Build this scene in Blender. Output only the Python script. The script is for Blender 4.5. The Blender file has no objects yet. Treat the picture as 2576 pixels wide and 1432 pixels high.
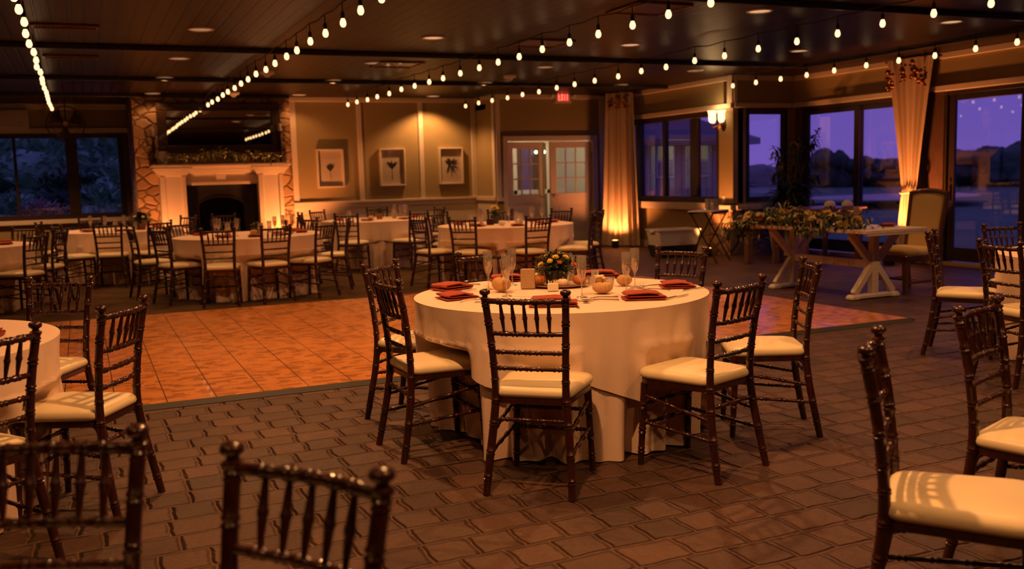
import bpy, math, random
from mathutils import Vector, Matrix
R_ = random.Random(7)
scene = bpy.context.scene
COL = scene.collection
PI = math.pi
def rad(d): return d*PI/180

# ------------------------------------------------------------------ materials
def newmat(name):
    m = bpy.data.materials.new(name); m.use_nodes = True
    nt = m.node_tree; nt.nodes.clear()
    out = nt.nodes.new('ShaderNodeOutputMaterial')
    return m, nt, out
def N(nt, typ, **kw):
    n = nt.nodes.new(typ)
    for k, v in kw.items():
        if k in n.inputs: n.inputs[k].default_value = v
        else: setattr(n, k, v)
    return n
def L(nt, a, b): nt.links.new(a, b)
def c4(c): return (c[0], c[1], c[2], 1.0)
def principled(nt, out, col=(.5, .5, .5), rough=.5, metal=0, coat=0, spec=.5, **kw):
    p = nt.nodes.new('ShaderNodeBsdfPrincipled')
    p.inputs['Base Color'].default_value = c4(col)
    p.inputs['Roughness'].default_value = rough
    p.inputs['Metallic'].default_value = metal
    p.inputs['Coat Weight'].default_value = coat
    p.inputs['Specular IOR Level'].default_value = spec
    for k, v in kw.items(): p.inputs[k].default_value = v
    L(nt, p.outputs[0], out.inputs[0])
    return p
def simple(name, col, rough=.5, metal=0, coat=0, var=.12, scale=18, bump=0, spec=.5, **kw):
    """base colour with a little noise variation, optional fine bump"""
    m, nt, out = newmat(name)
    p = principled(nt, out, col, rough, metal, coat, spec, **kw)
    tc = N(nt, 'ShaderNodeTexCoord')
    nz = N(nt, 'ShaderNodeTexNoise', Scale=scale, Detail=3.0)
    L(nt, tc.outputs['Object'], nz.inputs['Vector'])
    mix = N(nt, 'ShaderNodeMix', data_type='RGBA')
    mix.inputs['A'].default_value = c4([x*(1-var) for x in col])
    mix.inputs['B'].default_value = c4([min(1, x*(1+var)) for x in col])
    L(nt, nz.outputs['Fac'], mix.inputs['Factor'])
    L(nt, mix.outputs['Result'], p.inputs['Base Color'])
    if bump:
        b = N(nt, 'ShaderNodeBump', Strength=bump, Distance=.01)
        L(nt, nz.outputs['Fac'], b.inputs['Height']); L(nt, b.outputs[0], p.inputs['Normal'])
    return m
def emit(name, col, s):
    m, nt, out = newmat(name)
    e = N(nt, 'ShaderNodeEmission', Color=c4(col), Strength=s)
    L(nt, e.outputs[0], out.inputs[0]); return m
def wood(name, c1, c2, rough=.35, coat=.3, sc=(6, 60, 60), bump=.05):
    m, nt, out = newmat(name)
    p = principled(nt, out, c1, rough, 0, coat)
    tc = N(nt, 'ShaderNodeTexCoord'); mp = N(nt, 'ShaderNodeMapping'); mp.inputs['Scale'].default_value = sc
    L(nt, tc.outputs['Object'], mp.inputs[0])
    nz = N(nt, 'ShaderNodeTexNoise', Scale=1.0, Detail=5.0, Roughness=.6); L(nt, mp.outputs[0], nz.inputs['Vector'])
    cr = N(nt, 'ShaderNodeValToRGB'); cr.color_ramp.elements[0].color = c4(c1); cr.color_ramp.elements[1].color = c4(c2)
    cr.color_ramp.elements[0].position = .35; cr.color_ramp.elements[1].position = .7
    L(nt, nz.outputs['Fac'], cr.inputs[0]); L(nt, cr.outputs[0], p.inputs['Base Color'])
    if bump:
        b = N(nt, 'ShaderNodeBump', Strength=bump, Distance=.01); L(nt, nz.outputs['Fac'], b.inputs['Height']); L(nt, b.outputs[0], p.inputs['Normal'])
    return m
def thin_glass(name, tint=(1, 1, 1), ior=1.5, boost=1.0, rough=0.0, haze=0.0):
    m, nt, out = newmat(name)
    t = N(nt, 'ShaderNodeBsdfTransparent', Color=c4(tint)); g = N(nt, 'ShaderNodeBsdfGlossy', Roughness=rough)
    lw_ = N(nt, 'ShaderNodeLayerWeight', Blend=.5)      # facing = 1 - |cos|, the same from both sides of the sheet
    pw = N(nt, 'ShaderNodeMath', operation='POWER'); pw.inputs[1].default_value = 5.0; L(nt, lw_.outputs['Facing'], pw.inputs[0])
    f0 = ((ior-1)/(ior+1))**2
    mu = N(nt, 'ShaderNodeMath', operation='MULTIPLY_ADD', use_clamp=True); mu.inputs[1].default_value = (1-f0)*boost; mu.inputs[2].default_value = f0*boost
    L(nt, pw.outputs[0], mu.inputs[0])
    mx = N(nt, 'ShaderNodeMixShader'); L(nt, mu.outputs[0], mx.inputs[0]); L(nt, t.outputs[0], mx.inputs[1]); L(nt, g.outputs[0], mx.inputs[2])
    if haze:
        d = N(nt, 'ShaderNodeBsdfDiffuse', Color=(.9, .86, .8, 1)); m2 = N(nt, 'ShaderNodeMixShader'); m2.inputs[0].default_value = haze
        L(nt, mx.outputs[0], m2.inputs[1]); L(nt, d.outputs[0], m2.inputs[2]); mx = m2
    L(nt, mx.outputs[0], out.inputs[0]); return m

M = {}
M['chair'] = wood('mahogany', (.021, .0048, .0028), (.046, .0105, .0055), .30, .30, (30, 30, 5))
M['seat'] = simple('ivory_vinyl', (.80, .69, .45), .42, var=.05, scale=6)
M['cloth'] = simple('white_linen', (.80, .61, .49), .85, var=.03, scale=120, bump=.06)
M['napkin'] = simple('terracotta_linen', (.34, .050, .022), .85, var=.10, scale=60, bump=.05)
M['wall'] = simple('tan_paint', (.36, .275, .125), .75, var=.05, scale=3)
M['trim'] = simple('cream_gloss_paint', (.74, .63, .50), .45, var=.04, scale=5)
M['frame_dark'] = simple('dark_bronze_frame', (.030, .016, .011), .40, var=.2, scale=8)
M['casing'] = wood('brown_casing', (.085, .040, .022), (.13, .065, .035), .5, .1, (30, 30, 5))
M['black'] = simple('black_metal', (.012, .011, .011), .45)
M['black_rubber'] = simple('black_rubber', (.010, .009, .009), .7)
M['white_plastic'] = simple('white_plastic', (.68, .64, .58), .4, var=.03)
M['paper'] = simple('cream_paper', (.72, .64, .52), .8, var=.03)
M['white_wood'] = wood('whitewashed_wood', (.60, .54, .50), (.72, .66, .62), .55, .1, (8, 50, 50))
M['brown_wood'] = wood('walnut_wood', (.11, .045, .02), (.19, .085, .04), .45, .2, (8, 50, 50))
M['pale_wood'] = wood('pale_wood', (.42, .27, .15), (.55, .37, .22), .55, 0, (8, 50, 50))
M['leaf'] = simple('dark_leaf', (.030, .060, .022), .5, var=.4, scale=14)
M['leaf_pale'] = simple('sage_leaf', (.36, .38, .18), .6, var=.35, scale=14)
M['stem'] = simple('brown_stem', (.16, .09, .045), .7)
M['yellow'] = simple('yellow_petals', (.74, .50, .05), .7, var=.2, scale=60)
M['cream_petal'] = simple('cream_petals', (.80, .66, .42), .7, var=.12, scale=60)
M['rust_petal'] = simple('rust_petals', (.50, .13, .05), .7, var=.2, scale=60)
M['pink_petal'] = simple('mauve_petals', (.52, .26, .26), .7, var=.2, scale=60)
M['steel'] = simple('polished_steel', (.62, .57, .52), .22, metal=1, var=.05)
M['bronze'] = simple('bronze', (.36, .15, .06), .32, metal=1, var=.15)
M['bronze_dark'] = simple('dark_bronze', (.05, .022, .012), .4, metal=.6, var=.2)
M['glass'] = thin_glass('drinking_glass', (.92, .90, .88), 1.5, 4.5, 0, .11)
M['champagne'] = thin_glass('champagne', (.92, .60, .34), 1.35, 2.5, 0, .12)
M['water'] = thin_glass('clear_water', (.95, .93, .90), 1.33, 1.2)
M['glazing'] = thin_glass('print_glazing', (.97, .96, .95), 1.3, .8)
M['pane'] = thin_glass('window_pane', (.93, .94, .96), 1.5, 2.2)
M['bulb'] = emit('warm_bulb', (1.0, .56, .26), 2.6)
M['can_lens'] = emit('dim_downlight_lens', (1.0, .52, .28), .36)
M['can_lens_on'] = emit('downlight_lens', (1.0, .56, .28), .75)
M['uplens'] = emit('amber_uplight_lens', (1.0, .42, .12), 6.0)
M['shade'] = emit('lit_frosted_shade', (1.0, .60, .27), 3.0)
M['flame'] = emit('candle_glow', (1.0, .55, .2), 2.2)
M['exit_face'] = emit('exit_sign_face', (1.0, .06, .035), .75)
M['exit_letter'] = emit('exit_sign_letters', (1.0, .14, .08), 2.4)
M['lit_window'] = emit('lit_window', (.62, .52, .40), .14)
M['hall_bulb'] = emit('hall_bulb', (1.0, .85, .6), 5.0)
M['candle'] = simple('ivory_candle', (.72, .58, .38), .6, var=.05)
M['pumpkin'] = simple('orange_pumpkin', (.46, .15, .03), .5, var=.15, scale=30)
M['pumpkin_tan'] = simple('tan_gourd', (.50, .29, .11), .5, var=.15, scale=30)
M['pumpkin_white'] = simple('white_pumpkin', (.74, .62, .50), .5, var=.08, scale=30)
M['pot_dark'] = simple('dark_pot', (.035, .030, .028), .5)
M['terracotta'] = simple('clay_pot', (.28, .13, .07), .7)
M['burlap'] = simple('burlap', (.40, .27, .15), .9, var=.25, scale=160, bump=.2)
M['curtain'] = simple('cream_drape', (.74, .58, .40), .8, var=.05, scale=40)
M['mirror'] = simple('silvered_mirror', (.80, .76, .70), .015, metal=1, var=.01)
M['mirror_frame'] = wood('mirror_frame_wood', (.035, .018, .010), (.075, .036, .018), .4, .2, (8, 40, 40))
M['stone_dark'] = simple('firebox_slate', (.016, .013, .012), .5, var=.3, scale=5)
M['soot_and_shade'] = simple('soot_and_shade_black', (.006, .005, .005), .9)
M['upholstery'] = simple('cream_upholstery', (.66, .50, .24), .75, var=.05, scale=80, bump=.04)
M['chair_frame'] = wood('brown_chair_frame', (.085, .034, .018), (.14, .06, .03), .4, .2, (30, 30, 6))
M['hall_wall'] = simple('hall_paint', (.62, .56, .46), .7, var=.04, scale=3)
M['crate'] = simple('black_crate', (.014, .014, .014), .5)
M['ink'] = simple('black_ink', (.015, .01, .01), .6)
M['plant_ink'] = simple('pressed_botanical', (.055, .040, .030), .8, var=.3, scale=30)
M['siding'] = None

def planks(name, base, dark, width, rough, axis='X', gap=.02, lenmod=2.6):
    """long boards: rows across `axis`, running along the other axis"""
    m, nt, out = newmat(name)
    p = principled(nt, out, base, rough, 0, 0, .17)
    tc = N(nt, 'ShaderNodeTexCoord')
    mp = N(nt, 'ShaderNodeMapping')
    L(nt, tc.outputs['Object'], mp.inputs[0])
    if axis == 'X': mp.inputs['Rotation'].default_value = (0, 0, rad(90))
    br = N(nt, 'ShaderNodeTexBrick', offset=.37, offset_frequency=2)
    br.inputs['Color1'].default_value = c4(base); br.inputs['Color2'].default_value = c4([x*1.5 for x in base]); br.inputs['Mortar'].default_value = c4(dark)
    br.inputs['Scale'].default_value = 1.0; br.inputs['Brick Width'].default_value = lenmod; br.inputs['Row Height'].default_value = width
    br.inputs['Mortar Size'].default_value = gap*width; br.inputs['Mortar Smooth'].default_value = .3
    L(nt, mp.outputs[0], br.inputs['Vector'])
    m2 = N(nt, 'ShaderNodeMapping'); m2.inputs['Scale'].default_value = (1.2, 22, 1)
    L(nt, mp.outputs[0], m2.inputs[0])
    nz = N(nt, 'ShaderNodeTexNoise', Scale=2.2, Detail=6.0, Roughness=.65); L(nt, m2.outputs[0], nz.inputs['Vector'])
    cr = N(nt, 'ShaderNodeValToRGB'); cr.color_ramp.elements[0].position = .3; cr.color_ramp.elements[0].color = (.45, .45, .45, 1)
    cr.color_ramp.elements[1].position = .75; cr.color_ramp.elements[1].color = (1.35, 1.3, 1.2, 1)
    L(nt, nz.outputs['Fac'], cr.inputs[0])
    mx = N(nt, 'ShaderNodeMix', data_type='RGBA', blend_type='MULTIPLY'); mx.inputs['Factor'].default_value = 1
    L(nt, br.outputs['Color'], mx.inputs['A']); L(nt, cr.outputs[0], mx.inputs['B']); L(nt, mx.outputs['Result'], p.inputs['Base Color'])
    add = N(nt, 'ShaderNodeMath', operation='MULTIPLY_ADD'); add.inputs[1].default_value = -1.0
    L(nt, br.outputs['Fac'], add.inputs[0])
    nzs = N(nt, 'ShaderNodeMath', operation='MULTIPLY'); nzs.inputs[1].default_value = .35; L(nt, nz.outputs['Fac'], nzs.inputs[0]); L(nt, nzs.outputs[0], add.inputs[2])
    b = N(nt, 'ShaderNodeBump', Strength=.8, Distance=.012); L(nt, add.outputs[0], b.inputs['Height']); L(nt, b.outputs[0], p.inputs['Normal'])
    return m
M['ceiling'] = planks('ceiling_boards', (.019, .0062, .0022), (.0008, .0003, .0002), .135, .34, 'X', .11)

def pavers():
    m, nt, out = newmat('tumbled_pavers')
    p = principled(nt, out, (.2, .13, .1), .52, 0, 0, .5)
    tc = N(nt, 'ShaderNodeTexCoord')
    nz0 = N(nt, 'ShaderNodeTexNoise', Scale=9.0, Detail=2.0); L(nt, tc.outputs['Object'], nz0.inputs['Vector'])
    vm = N(nt, 'ShaderNodeVectorMath', operation='MULTIPLY_ADD'); vm.inputs[1].default_value = (.035, .035, 0)
    L(nt, nz0.outputs['Color'], vm.inputs[0]); L(nt, tc.outputs['Object'], vm.inputs[2])
    br = N(nt, 'ShaderNodeTexBrick', offset=.5, offset_frequency=2, squash=1.35, squash_frequency=3)
    br.inputs['Color1'].default_value = (.058, .029, .019, 1); br.inputs['Color2'].default_value = (.108, .054, .036, 1); br.inputs['Mortar'].default_value = (.115, .062, .036, 1)
    br.inputs['Scale'].default_value = 1.0; br.inputs['Brick Width'].default_value = .185; br.inputs['Row Height'].default_value = .19
    br.inputs['Mortar Size'].default_value = .006; br.inputs['Mortar Smooth'].default_value = .35; br.inputs['Bias'].default_value = -.1
    L(nt, vm.outputs[0], br.inputs['Vector'])
    nz = N(nt, 'ShaderNodeTexNoise', Scale=38.0, Detail=6.0, Roughness=.7); L(nt, tc.outputs['Object'], nz.inputs['Vector'])
    big = N(nt, 'ShaderNodeTexNoise', Scale=1.6, Detail=3.0); L(nt, tc.outputs['Object'], big.inputs['Vector'])
    cr = N(nt, 'ShaderNodeValToRGB'); cr.color_ramp.elements[0].position = .3; cr.color_ramp.elements[0].color = (.62, .6, .6, 1); cr.color_ramp.elements[1].position = .7; cr.color_ramp.elements[1].color = (1.25, 1.22, 1.2, 1)
    L(nt, nz.outputs['Fac'], cr.inputs[0])
    cr2 = N(nt, 'ShaderNodeValToRGB'); cr2.color_ramp.elements[0].position = .3; cr2.color_ramp.elements[0].color = (.72, .7, .7, 1); cr2.color_ramp.elements[1].position = .7; cr2.color_ramp.elements[1].color = (1.2, 1.15, 1.1, 1)
    L(nt, big.outputs['Fac'], cr2.inputs[0])
    mx = N(nt, 'ShaderNodeMix', data_type='RGBA', blend_type='MULTIPLY'); mx.inputs['Factor'].default_value = 1
    L(nt, br.outputs['Color'], mx.inputs['A']); L(nt, cr.outputs[0], mx.inputs['B'])
    mx2 = N(nt, 'ShaderNodeMix', data_type='RGBA', blend_type='MULTIPLY'); mx2.inputs['Factor'].default_value = 1
    L(nt, mx.outputs['Result'], mx2.inputs['A']); L(nt, cr2.outputs[0], mx2.inputs['B']); L(nt, mx2.outputs['Result'], p.inputs['Base Color'])
    # softer second brick lookup for rounded stone edges
    br2 = N(nt, 'ShaderNodeTexBrick', offset=.5, offset_frequency=2, squash=1.35, squash_frequency=3)
    br2.inputs['Scale'].default_value = 1.0; br2.inputs['Brick Width'].default_value = .185; br2.inputs['Row Height'].default_value = .19
    br2.inputs['Mortar Size'].default_value = .020; br2.inputs['Mortar Smooth'].default_value = 1.0
    L(nt, vm.outputs[0], br2.inputs['Vector'])
    h = N(nt, 'ShaderNodeMath', operation='MULTIPLY_ADD'); h.inputs[1].default_value = -1.0; L(nt, br2.outputs['Fac'], h.inputs[0])
    hs = N(nt, 'ShaderNodeMath', operation='MULTIPLY'); hs.inputs[1].default_value = .30; L(nt, nz.outputs['Fac'], hs.inputs[0]); L(nt, hs.outputs[0], h.inputs[2])
    b = N(nt, 'ShaderNodeBump', Strength=1.0, Distance=.03); L(nt, h.outputs[0], b.inputs['Height']); L(nt, b.outputs[0], p.inputs['Normal'])
    return m
M['pavers'] = pavers()

def parquet():
    m, nt, out = newmat('parquet')
    p = principled(nt, out, (.4, .2, .08), .30, 0, .25)
    tc = N(nt, 'ShaderNodeTexCoord')
    def brick(w, h, ms, c1, c2, off=.5):
        br = N(nt, 'ShaderNodeTexBrick', offset=off, offset_frequency=2)
        br.inputs['Color1'].default_value = c4(c1); br.inputs['Color2'].default_value = c4(c2); br.inputs['Mortar'].default_value = (.05, .02, .008, 1)
        br.inputs['Scale'].default_value = 1.0; br.inputs['Brick Width'].default_value = w; br.inputs['Row Height'].default_value = h; br.inputs['Mortar Size'].default_value = ms; br.inputs['Mortar Smooth'].default_value = .1
        L(nt, tc.outputs['Object'], br.inputs['Vector']); return br
    tiles = brick(.0762, .0508, 0.0, (.13, .040, .010), (.56, .22, .06), .37)
    tiles.inputs['Bias'].default_value = .38
    panel = brick(.3048, 4.57, .0035, (1, 1, 1), (1, 1, 1), 0.0)
    mp = N(nt, 'ShaderNodeMapping'); mp.inputs['Scale'].default_value = (5, 60, 1); L(nt, tc.outputs['Object'], mp.inputs[0])
    nz = N(nt, 'ShaderNodeTexNoise', Scale=1.0, Detail=4.0); L(nt, mp.outputs[0], nz.inputs['Vector'])
    cr = N(nt, 'ShaderNodeValToRGB'); cr.color_ramp.elements[0].position = .3; cr.color_ramp.elements[0].color = (.8, .78, .75, 1); cr.color_ramp.elements[1].position = .7; cr.color_ramp.elements[1].color = (1.12, 1.1, 1.05, 1)
    L(nt, nz.outputs['Fac'], cr.inputs[0])
    a = N(nt, 'ShaderNodeMix', data_type='RGBA', blend_type='MULTIPLY'); a.inputs['Factor'].default_value = 1
    L(nt, tiles.outputs['Color'], a.inputs['A']); L(nt, cr.outputs[0], a.inputs['B'])
    b = N(nt, 'ShaderNodeMix', data_type='RGBA'); L(nt, panel.outputs['Fac'], b.inputs['Factor']); L(nt, a.outputs['Result'], b.inputs['A']); b.inputs['B'].default_value = (.05, .02, .008, 1)
    L(nt, b.outputs['Result'], p.inputs['Base Color'])
    bm = N(nt, 'ShaderNodeBump', Strength=.08, Distance=.004); L(nt, nz.outputs['Fac'], bm.inputs['Height']); L(nt, bm.outputs[0], p.inputs['Normal'])
    big = N(nt, 'ShaderNodeTexNoise', Scale=2.5, Detail=2.0); L(nt, tc.outputs['Object'], big.inputs['Vector'])
    mr = N(nt, 'ShaderNodeMapRange'); mr.inputs['To Min'].default_value = .22; mr.inputs['To Max'].default_value = .46
    L(nt, big.outputs['Fac'], mr.inputs['Value']); L(nt, mr.outputs[0], p.inputs['Roughness'])
    return m
M['parquet'] = parquet()

def carpet():
    m, nt, out = newmat('worn_carpet')
    p = principled(nt, out, (.1, .06, .03), .95, 0, 0, .1)
    tc = N(nt, 'ShaderNodeTexCoord')
    nz = N(nt, 'ShaderNodeTexNoise', Scale=1.7, Detail=6.0, Roughness=.6); L(nt, tc.outputs['Object'], nz.inputs['Vector'])
    cr = N(nt, 'ShaderNodeValToRGB'); cr.color_ramp.elements[0].position = .35; cr.color_ramp.elements[0].color = (.048, .027, .015, 1); cr.color_ramp.elements[1].position = .65; cr.color_ramp.elements[1].color = (.105, .062, .034, 1)
    L(nt, nz.outputs['Fac'], cr.inputs[0]); L(nt, cr.outputs[0], p.inputs['Base Color'])
    f = N(nt, 'ShaderNodeTexNoise', Scale=220.0, Detail=2.0); L(nt, tc.outputs['Object'], f.inputs['Vector'])
    b = N(nt, 'ShaderNodeBump', Strength=.6, Distance=.006); L(nt, f.outputs['Fac'], b.inputs['Height']); L(nt, b.outputs[0], p.inputs['Normal'])
    return m
M['carpet'] = carpet()

def fieldstone(name, c1, c2, mort, scale=3.2, cont=.35):
    m, nt, out = newmat(name)
    p = principled(nt, out, c1, .75, 0, 0, .35)
    tc = N(nt, 'ShaderNodeTexCoord'); mp = N(nt, 'ShaderNodeMapping'); mp.inputs['Scale'].default_value = (1, 1, 1.35)
    L(nt, tc.outputs['Object'], mp.inputs[0])
    nz0 = N(nt, 'ShaderNodeTexNoise', Scale=5.0, Detail=2.0); L(nt, mp.outputs[0], nz0.inputs['Vector'])
    vm = N(nt, 'ShaderNodeVectorMath', operation='MULTIPLY_ADD'); vm.inputs[1].default_value = (.10, .10, .10)
    L(nt, nz0.outputs['Color'], vm.inputs[0]); L(nt, mp.outputs[0], vm.inputs[2])
    ve = N(nt, 'ShaderNodeTexVoronoi', feature='DISTANCE_TO_EDGE', Scale=scale); L(nt, vm.outputs[0], ve.inputs['Vector'])
    vc = N(nt, 'ShaderNodeTexVoronoi', feature='F1', Scale=scale); L(nt, vm.outputs[0], vc.inputs['Vector'])
    sp = N(nt, 'ShaderNodeSeparateColor'); L(nt, vc.outputs['Color'], sp.inputs[0])
    mx = N(nt, 'ShaderNodeMix', data_type='RGBA'); mx.inputs['A'].default_value = c4(c1); mx.inputs['B'].default_value = c4(c2); L(nt, sp.outputs[0], mx.inputs['Factor'])
    nz = N(nt, 'ShaderNodeTexNoise', Scale=30.0, Detail=5.0); L(nt, tc.outputs['Object'], nz.inputs['Vector'])
    edge = N(nt, 'ShaderNodeMapRange'); edge.inputs['From Min'].default_value = .02; edge.inputs['From Max'].default_value = .055; L(nt, ve.outputs['Distance'], edge.inputs['Value'])
    m2 = N(nt, 'ShaderNodeMix', data_type='RGBA'); m2.inputs['A'].default_value = c4(mort); L(nt, edge.outputs[0], m2.inputs['Factor']); L(nt, mx.outputs['Result'], m2.inputs['B'])
    L(nt, m2.outputs['Result'], p.inputs['Base Color'])
    dome = N(nt, 'ShaderNodeMapRange'); dome.interpolation_type = 'SMOOTHSTEP'; dome.inputs['From Min'].default_value = 0; dome.inputs['From Max'].default_value = .14; L(nt, ve.outputs['Distance'], dome.inputs['Value'])
    ad = N(nt, 'ShaderNodeMath', operation='MULTIPLY_ADD'); ad.inputs[1].default_value = .12; L(nt, nz.outputs['Fac'], ad.inputs[0]); L(nt, dome.outputs[0], ad.inputs[2])
    b = N(nt, 'ShaderNodeBump', Strength=.9, Distance=.022); L(nt, ad.outputs[0], b.inputs['Height']); L(nt, b.outputs[0], p.inputs['Normal'])
    return m
M['stone'] = fieldstone('river_stone', (.30, .17, .085), (.50, .32, .17), (.15, .085, .05), 4.2)
M['stone_grey'] = fieldstone('grey_fieldstone', (.15, .115, .095), (.30, .23, .18), (.05, .035, .03), 3.0)

def siding_mat():
    m, nt, out = newmat('board_siding')
    p = principled(nt, out, (.3, .26, .28), .8)
    tc = N(nt, 'ShaderNodeTexCoord'); w = N(nt, 'ShaderNodeTexWave', wave_type='BANDS', bands_direction='X', Scale=1.4); L(nt, tc.outputs['Object'], w.inputs['Vector'])
    cr = N(nt, 'ShaderNodeValToRGB'); cr.color_ramp.elements[0].position = .0; cr.color_ramp.elements[0].color = (.16, .14, .15, 1); cr.color_ramp.elements[1].position = .25; cr.color_ramp.elements[1].color = (.34, .29, .30, 1)
    L(nt, w.outputs['Fac'], cr.inputs[0]); L(nt, cr.outputs[0], p.inputs['Base Color']); return m
M['siding'] = siding_mat()
M['roof'] = simple('roof_shingle', (.16, .13, .15), .9, var=.25, scale=12, bump=.3)
M['lawn'] = simple('dusk_lawn', (.08, .15, .08), .95, var=.35, scale=.35)
M['sand'] = simple('bunker_sand', (.62, .45, .36), .95, var=.1, scale=2)
M['tree'] = simple('tree_leaves', (.055, .075, .05), .95, var=.5, scale=.6, bump=.5)
M['bark'] = simple('bark', (.04, .028, .02), .95)
M['hill'] = simple('scrub_hill', (.20, .42, .22), .95, var=.5, scale=.8, bump=.4)
M['shrub'] = simple('grey_green_shrub', (.30, .56, .34), .9, var=.5, scale=2.5)
M['shrub_dark'] = simple('dark_shrub', (.08, .16, .09), .9, var=.5, scale=2.5)
M['shrub_pale'] = simple('pale_scrub', (.62, .46, .38), .9, var=.3, scale=2.5)

# ------------------------------------------------------------------ mesh builder
class MB:
    def __init__(s): s.v = []; s.f = []
    def add(s, vs, fs):
        o = len(s.v); s.v += [tuple(x) for x in vs]; s.f += [tuple(i+o for i in f) for f in fs]; return s
    def box(s, c, d, rz=0, bev=0, M_=None):
        x, y, z = d[0]/2, d[1]/2, d[2]/2
        if bev <= 0:
            vs = [(-x, -y, -z), (x, -y, -z), (x, y, -z), (-x, y, -z), (-x, -y, z), (x, -y, z), (x, y, z), (-x, y, z)]
            fs = [(0, 3, 2, 1), (4, 5, 6, 7), (0, 1, 5, 4), (1, 2, 6, 5), (2, 3, 7, 6), (3, 0, 4, 7)]
        else:
            b = min(bev, x*.98, y*.98, z*.98); vs = []; fs = []
            loops = []
            for zz, ins in ((-z, b), (-z+b, 0), (z-b, 0), (z, b)):
                X, Y = x-ins, y-ins; k = b*.999 if ins == 0 else b*.6
                loops.append([(-X+k, -Y, zz), (X-k, -Y, zz), (X, -Y+k, zz), (X, Y-k, zz), (X-k, Y, zz), (-X+k, Y, zz), (-X, Y-k, zz), (-X, -Y+k, zz)])
            for l in loops: vs += l
            for j in range(3):
                for i in range(8):
                    fs.append((j*8+i, j*8+(i+1) % 8, (j+1)*8+(i+1) % 8, (j+1)*8+i))
            fs.append(tuple(reversed(range(8)))); fs.append(tuple(range(24, 32)))
        ca, sa = math.cos(rz), math.sin(rz)
        vs = [(c[0]+a*ca-b_*sa, c[1]+a*sa+b_*ca, c[2]+z_) for a, b_, z_ in vs]
        if M_: vs = [tuple(M_ @ Vector(v)) for v in vs]
        return s.add(vs, fs)
    def sweep(s, pts, radii, n=10, cap=True, closed=False, ell=None):
        """round tube through pts with radius per point"""
        P = [Vector(p) for p in pts]; k = len(P)
        if not hasattr(radii, '__len__'): radii = [radii]*k
        vs = []; fs = []; ref = None
        for i in range(k):
            if closed: t = P[(i+1) % k]-P[i-1]
            else: t = P[min(i+1, k-1)]-P[max(i-1, 0)]
            if t.length < 1e-9: t = Vector((0, 0, 1))
            t.normalize()
            if ref is None:
                ref = Vector((0, 0, 1)) if abs(t.z) < .9 else Vector((1, 0, 0))
            a = ref-t*ref.dot(t)
            if a.length < 1e-6: a = t.orthogonal()
            a.normalize(); b = t.cross(a); ref = a
            for j in range(n):
                th = 2*PI*j/n
                vs.append(P[i]+(a*math.cos(th)+b*math.sin(th)*(ell or 1))*radii[i])
        m = k if closed else k-1
        for i in range(m):
            for j in range(n):
                a0 = i*n+j; a1 = i*n+(j+1) % n; b0 = ((i+1) % k)*n+j; b1 = ((i+1) % k)*n+(j+1) % n
                fs.append((a0, a1, b1, b0))
        if cap and not closed:
            fs.append(tuple(reversed(range(n)))); fs.append(tuple(range((k-1)*n, k*n)))
        return s.add(vs, fs)
    def lathe(s, prof, n=20, c=(0, 0, 0), cap=True, M_=None):
        """profile of (r, z) revolved about z"""
        vs = []; fs = []; k = len(prof)
        for r, z in prof:
            for j in range(n):
                th = 2*PI*j/n; vs.append((c[0]+r*math.cos(th), c[1]+r*math.sin(th), c[2]+z))
        for i in range(k-1):
            for j in range(n):
                fs.append((i*n+j, i*n+(j+1) % n, (i+1)*n+(j+1) % n, (i+1)*n+j))
        if cap:
            if prof[0][0] > 1e-6: fs.append(tuple(reversed(range(n))))
            if prof[-1][0] > 1e-6: fs.append(tuple(range((k-1)*n, k*n)))
        if M_: vs = [tuple(M_ @ Vector(v)) for v in vs]
        return s.add(vs, fs)
    def prism(s, poly, z0, z1, M_=None):
        """polygon in xy extruded in z (M_ maps it elsewhere)"""
        n = len(poly)
        vs = [(x, y, z0) for x, y in poly]+[(x, y, z1) for x, y in poly]
        fs = [tuple(reversed(range(n))), tuple(range(n, 2*n))]+[(i, (i+1) % n, n+(i+1) % n, n+i) for i in range(n)]
        if M_: vs = [tuple(M_ @ Vector(v)) for v in vs]
        return s.add(vs, fs)
    def ball(s, c, r, n=10, m=7, sq=(1, 1, 1)):
        prof = [(max(1e-4, math.sin(PI*i/m))*r, -math.cos(PI*i/m)*r) for i in range(m+1)]
        vs = []; fs = []
        for rr, z in prof:
            for j in range(n):
                th = 2*PI*j/n; vs.append((c[0]+rr*math.cos(th)*sq[0], c[1]+rr*math.sin(th)*sq[1], c[2]+z*sq[2]))
        for i in range(m):
            for j in range(n): fs.append((i*n+j, i*n+(j+1) % n, (i+1)*n+(j+1) % n, (i+1)*n+j))
        return s.add(vs, fs)
    def grid(s, fn, nu, nv, wrapu=False):
        vs = [fn(i/(nu if wrapu else nu-1), j/(nv-1)) for j in range(nv) for i in range(nu)]
        fs = []
        for j in range(nv-1):
            for i in range(nu if wrapu else nu-1):
                a = j*nu+i; b = j*nu+(i+1) % nu
                fs.append((a, b, b+nu, a+nu))
        return s.add(vs, fs)
    def leaf(s, p, d, up, ln, w, bend=.25, seg=3):
        """a bent pointed leaf with a mid fold"""
        d = Vector(d).normalized(); up = Vector(up); side = d.cross(up)
        if side.length < 1e-5: side = d.orthogonal()
        side.normalize(); nn = side.cross(d).normalized()
        vs = []; fs = []
        for i in range(seg+1):
            t = i/seg; ww = w*math.sin(PI*min(1, .12+t*.88))*.5+1e-4
            c = Vector(p)+d*ln*t-nn*bend*ln*t*t
            vs += [c-side*ww+nn*ww*.35, c, c+side*ww+nn*ww*.35]
        for i in range(seg):
            a = i*3
            fs += [(a, a+1, a+4, a+3), (a+1, a+2, a+5, a+4)]
        return s.add(vs, fs)
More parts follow.
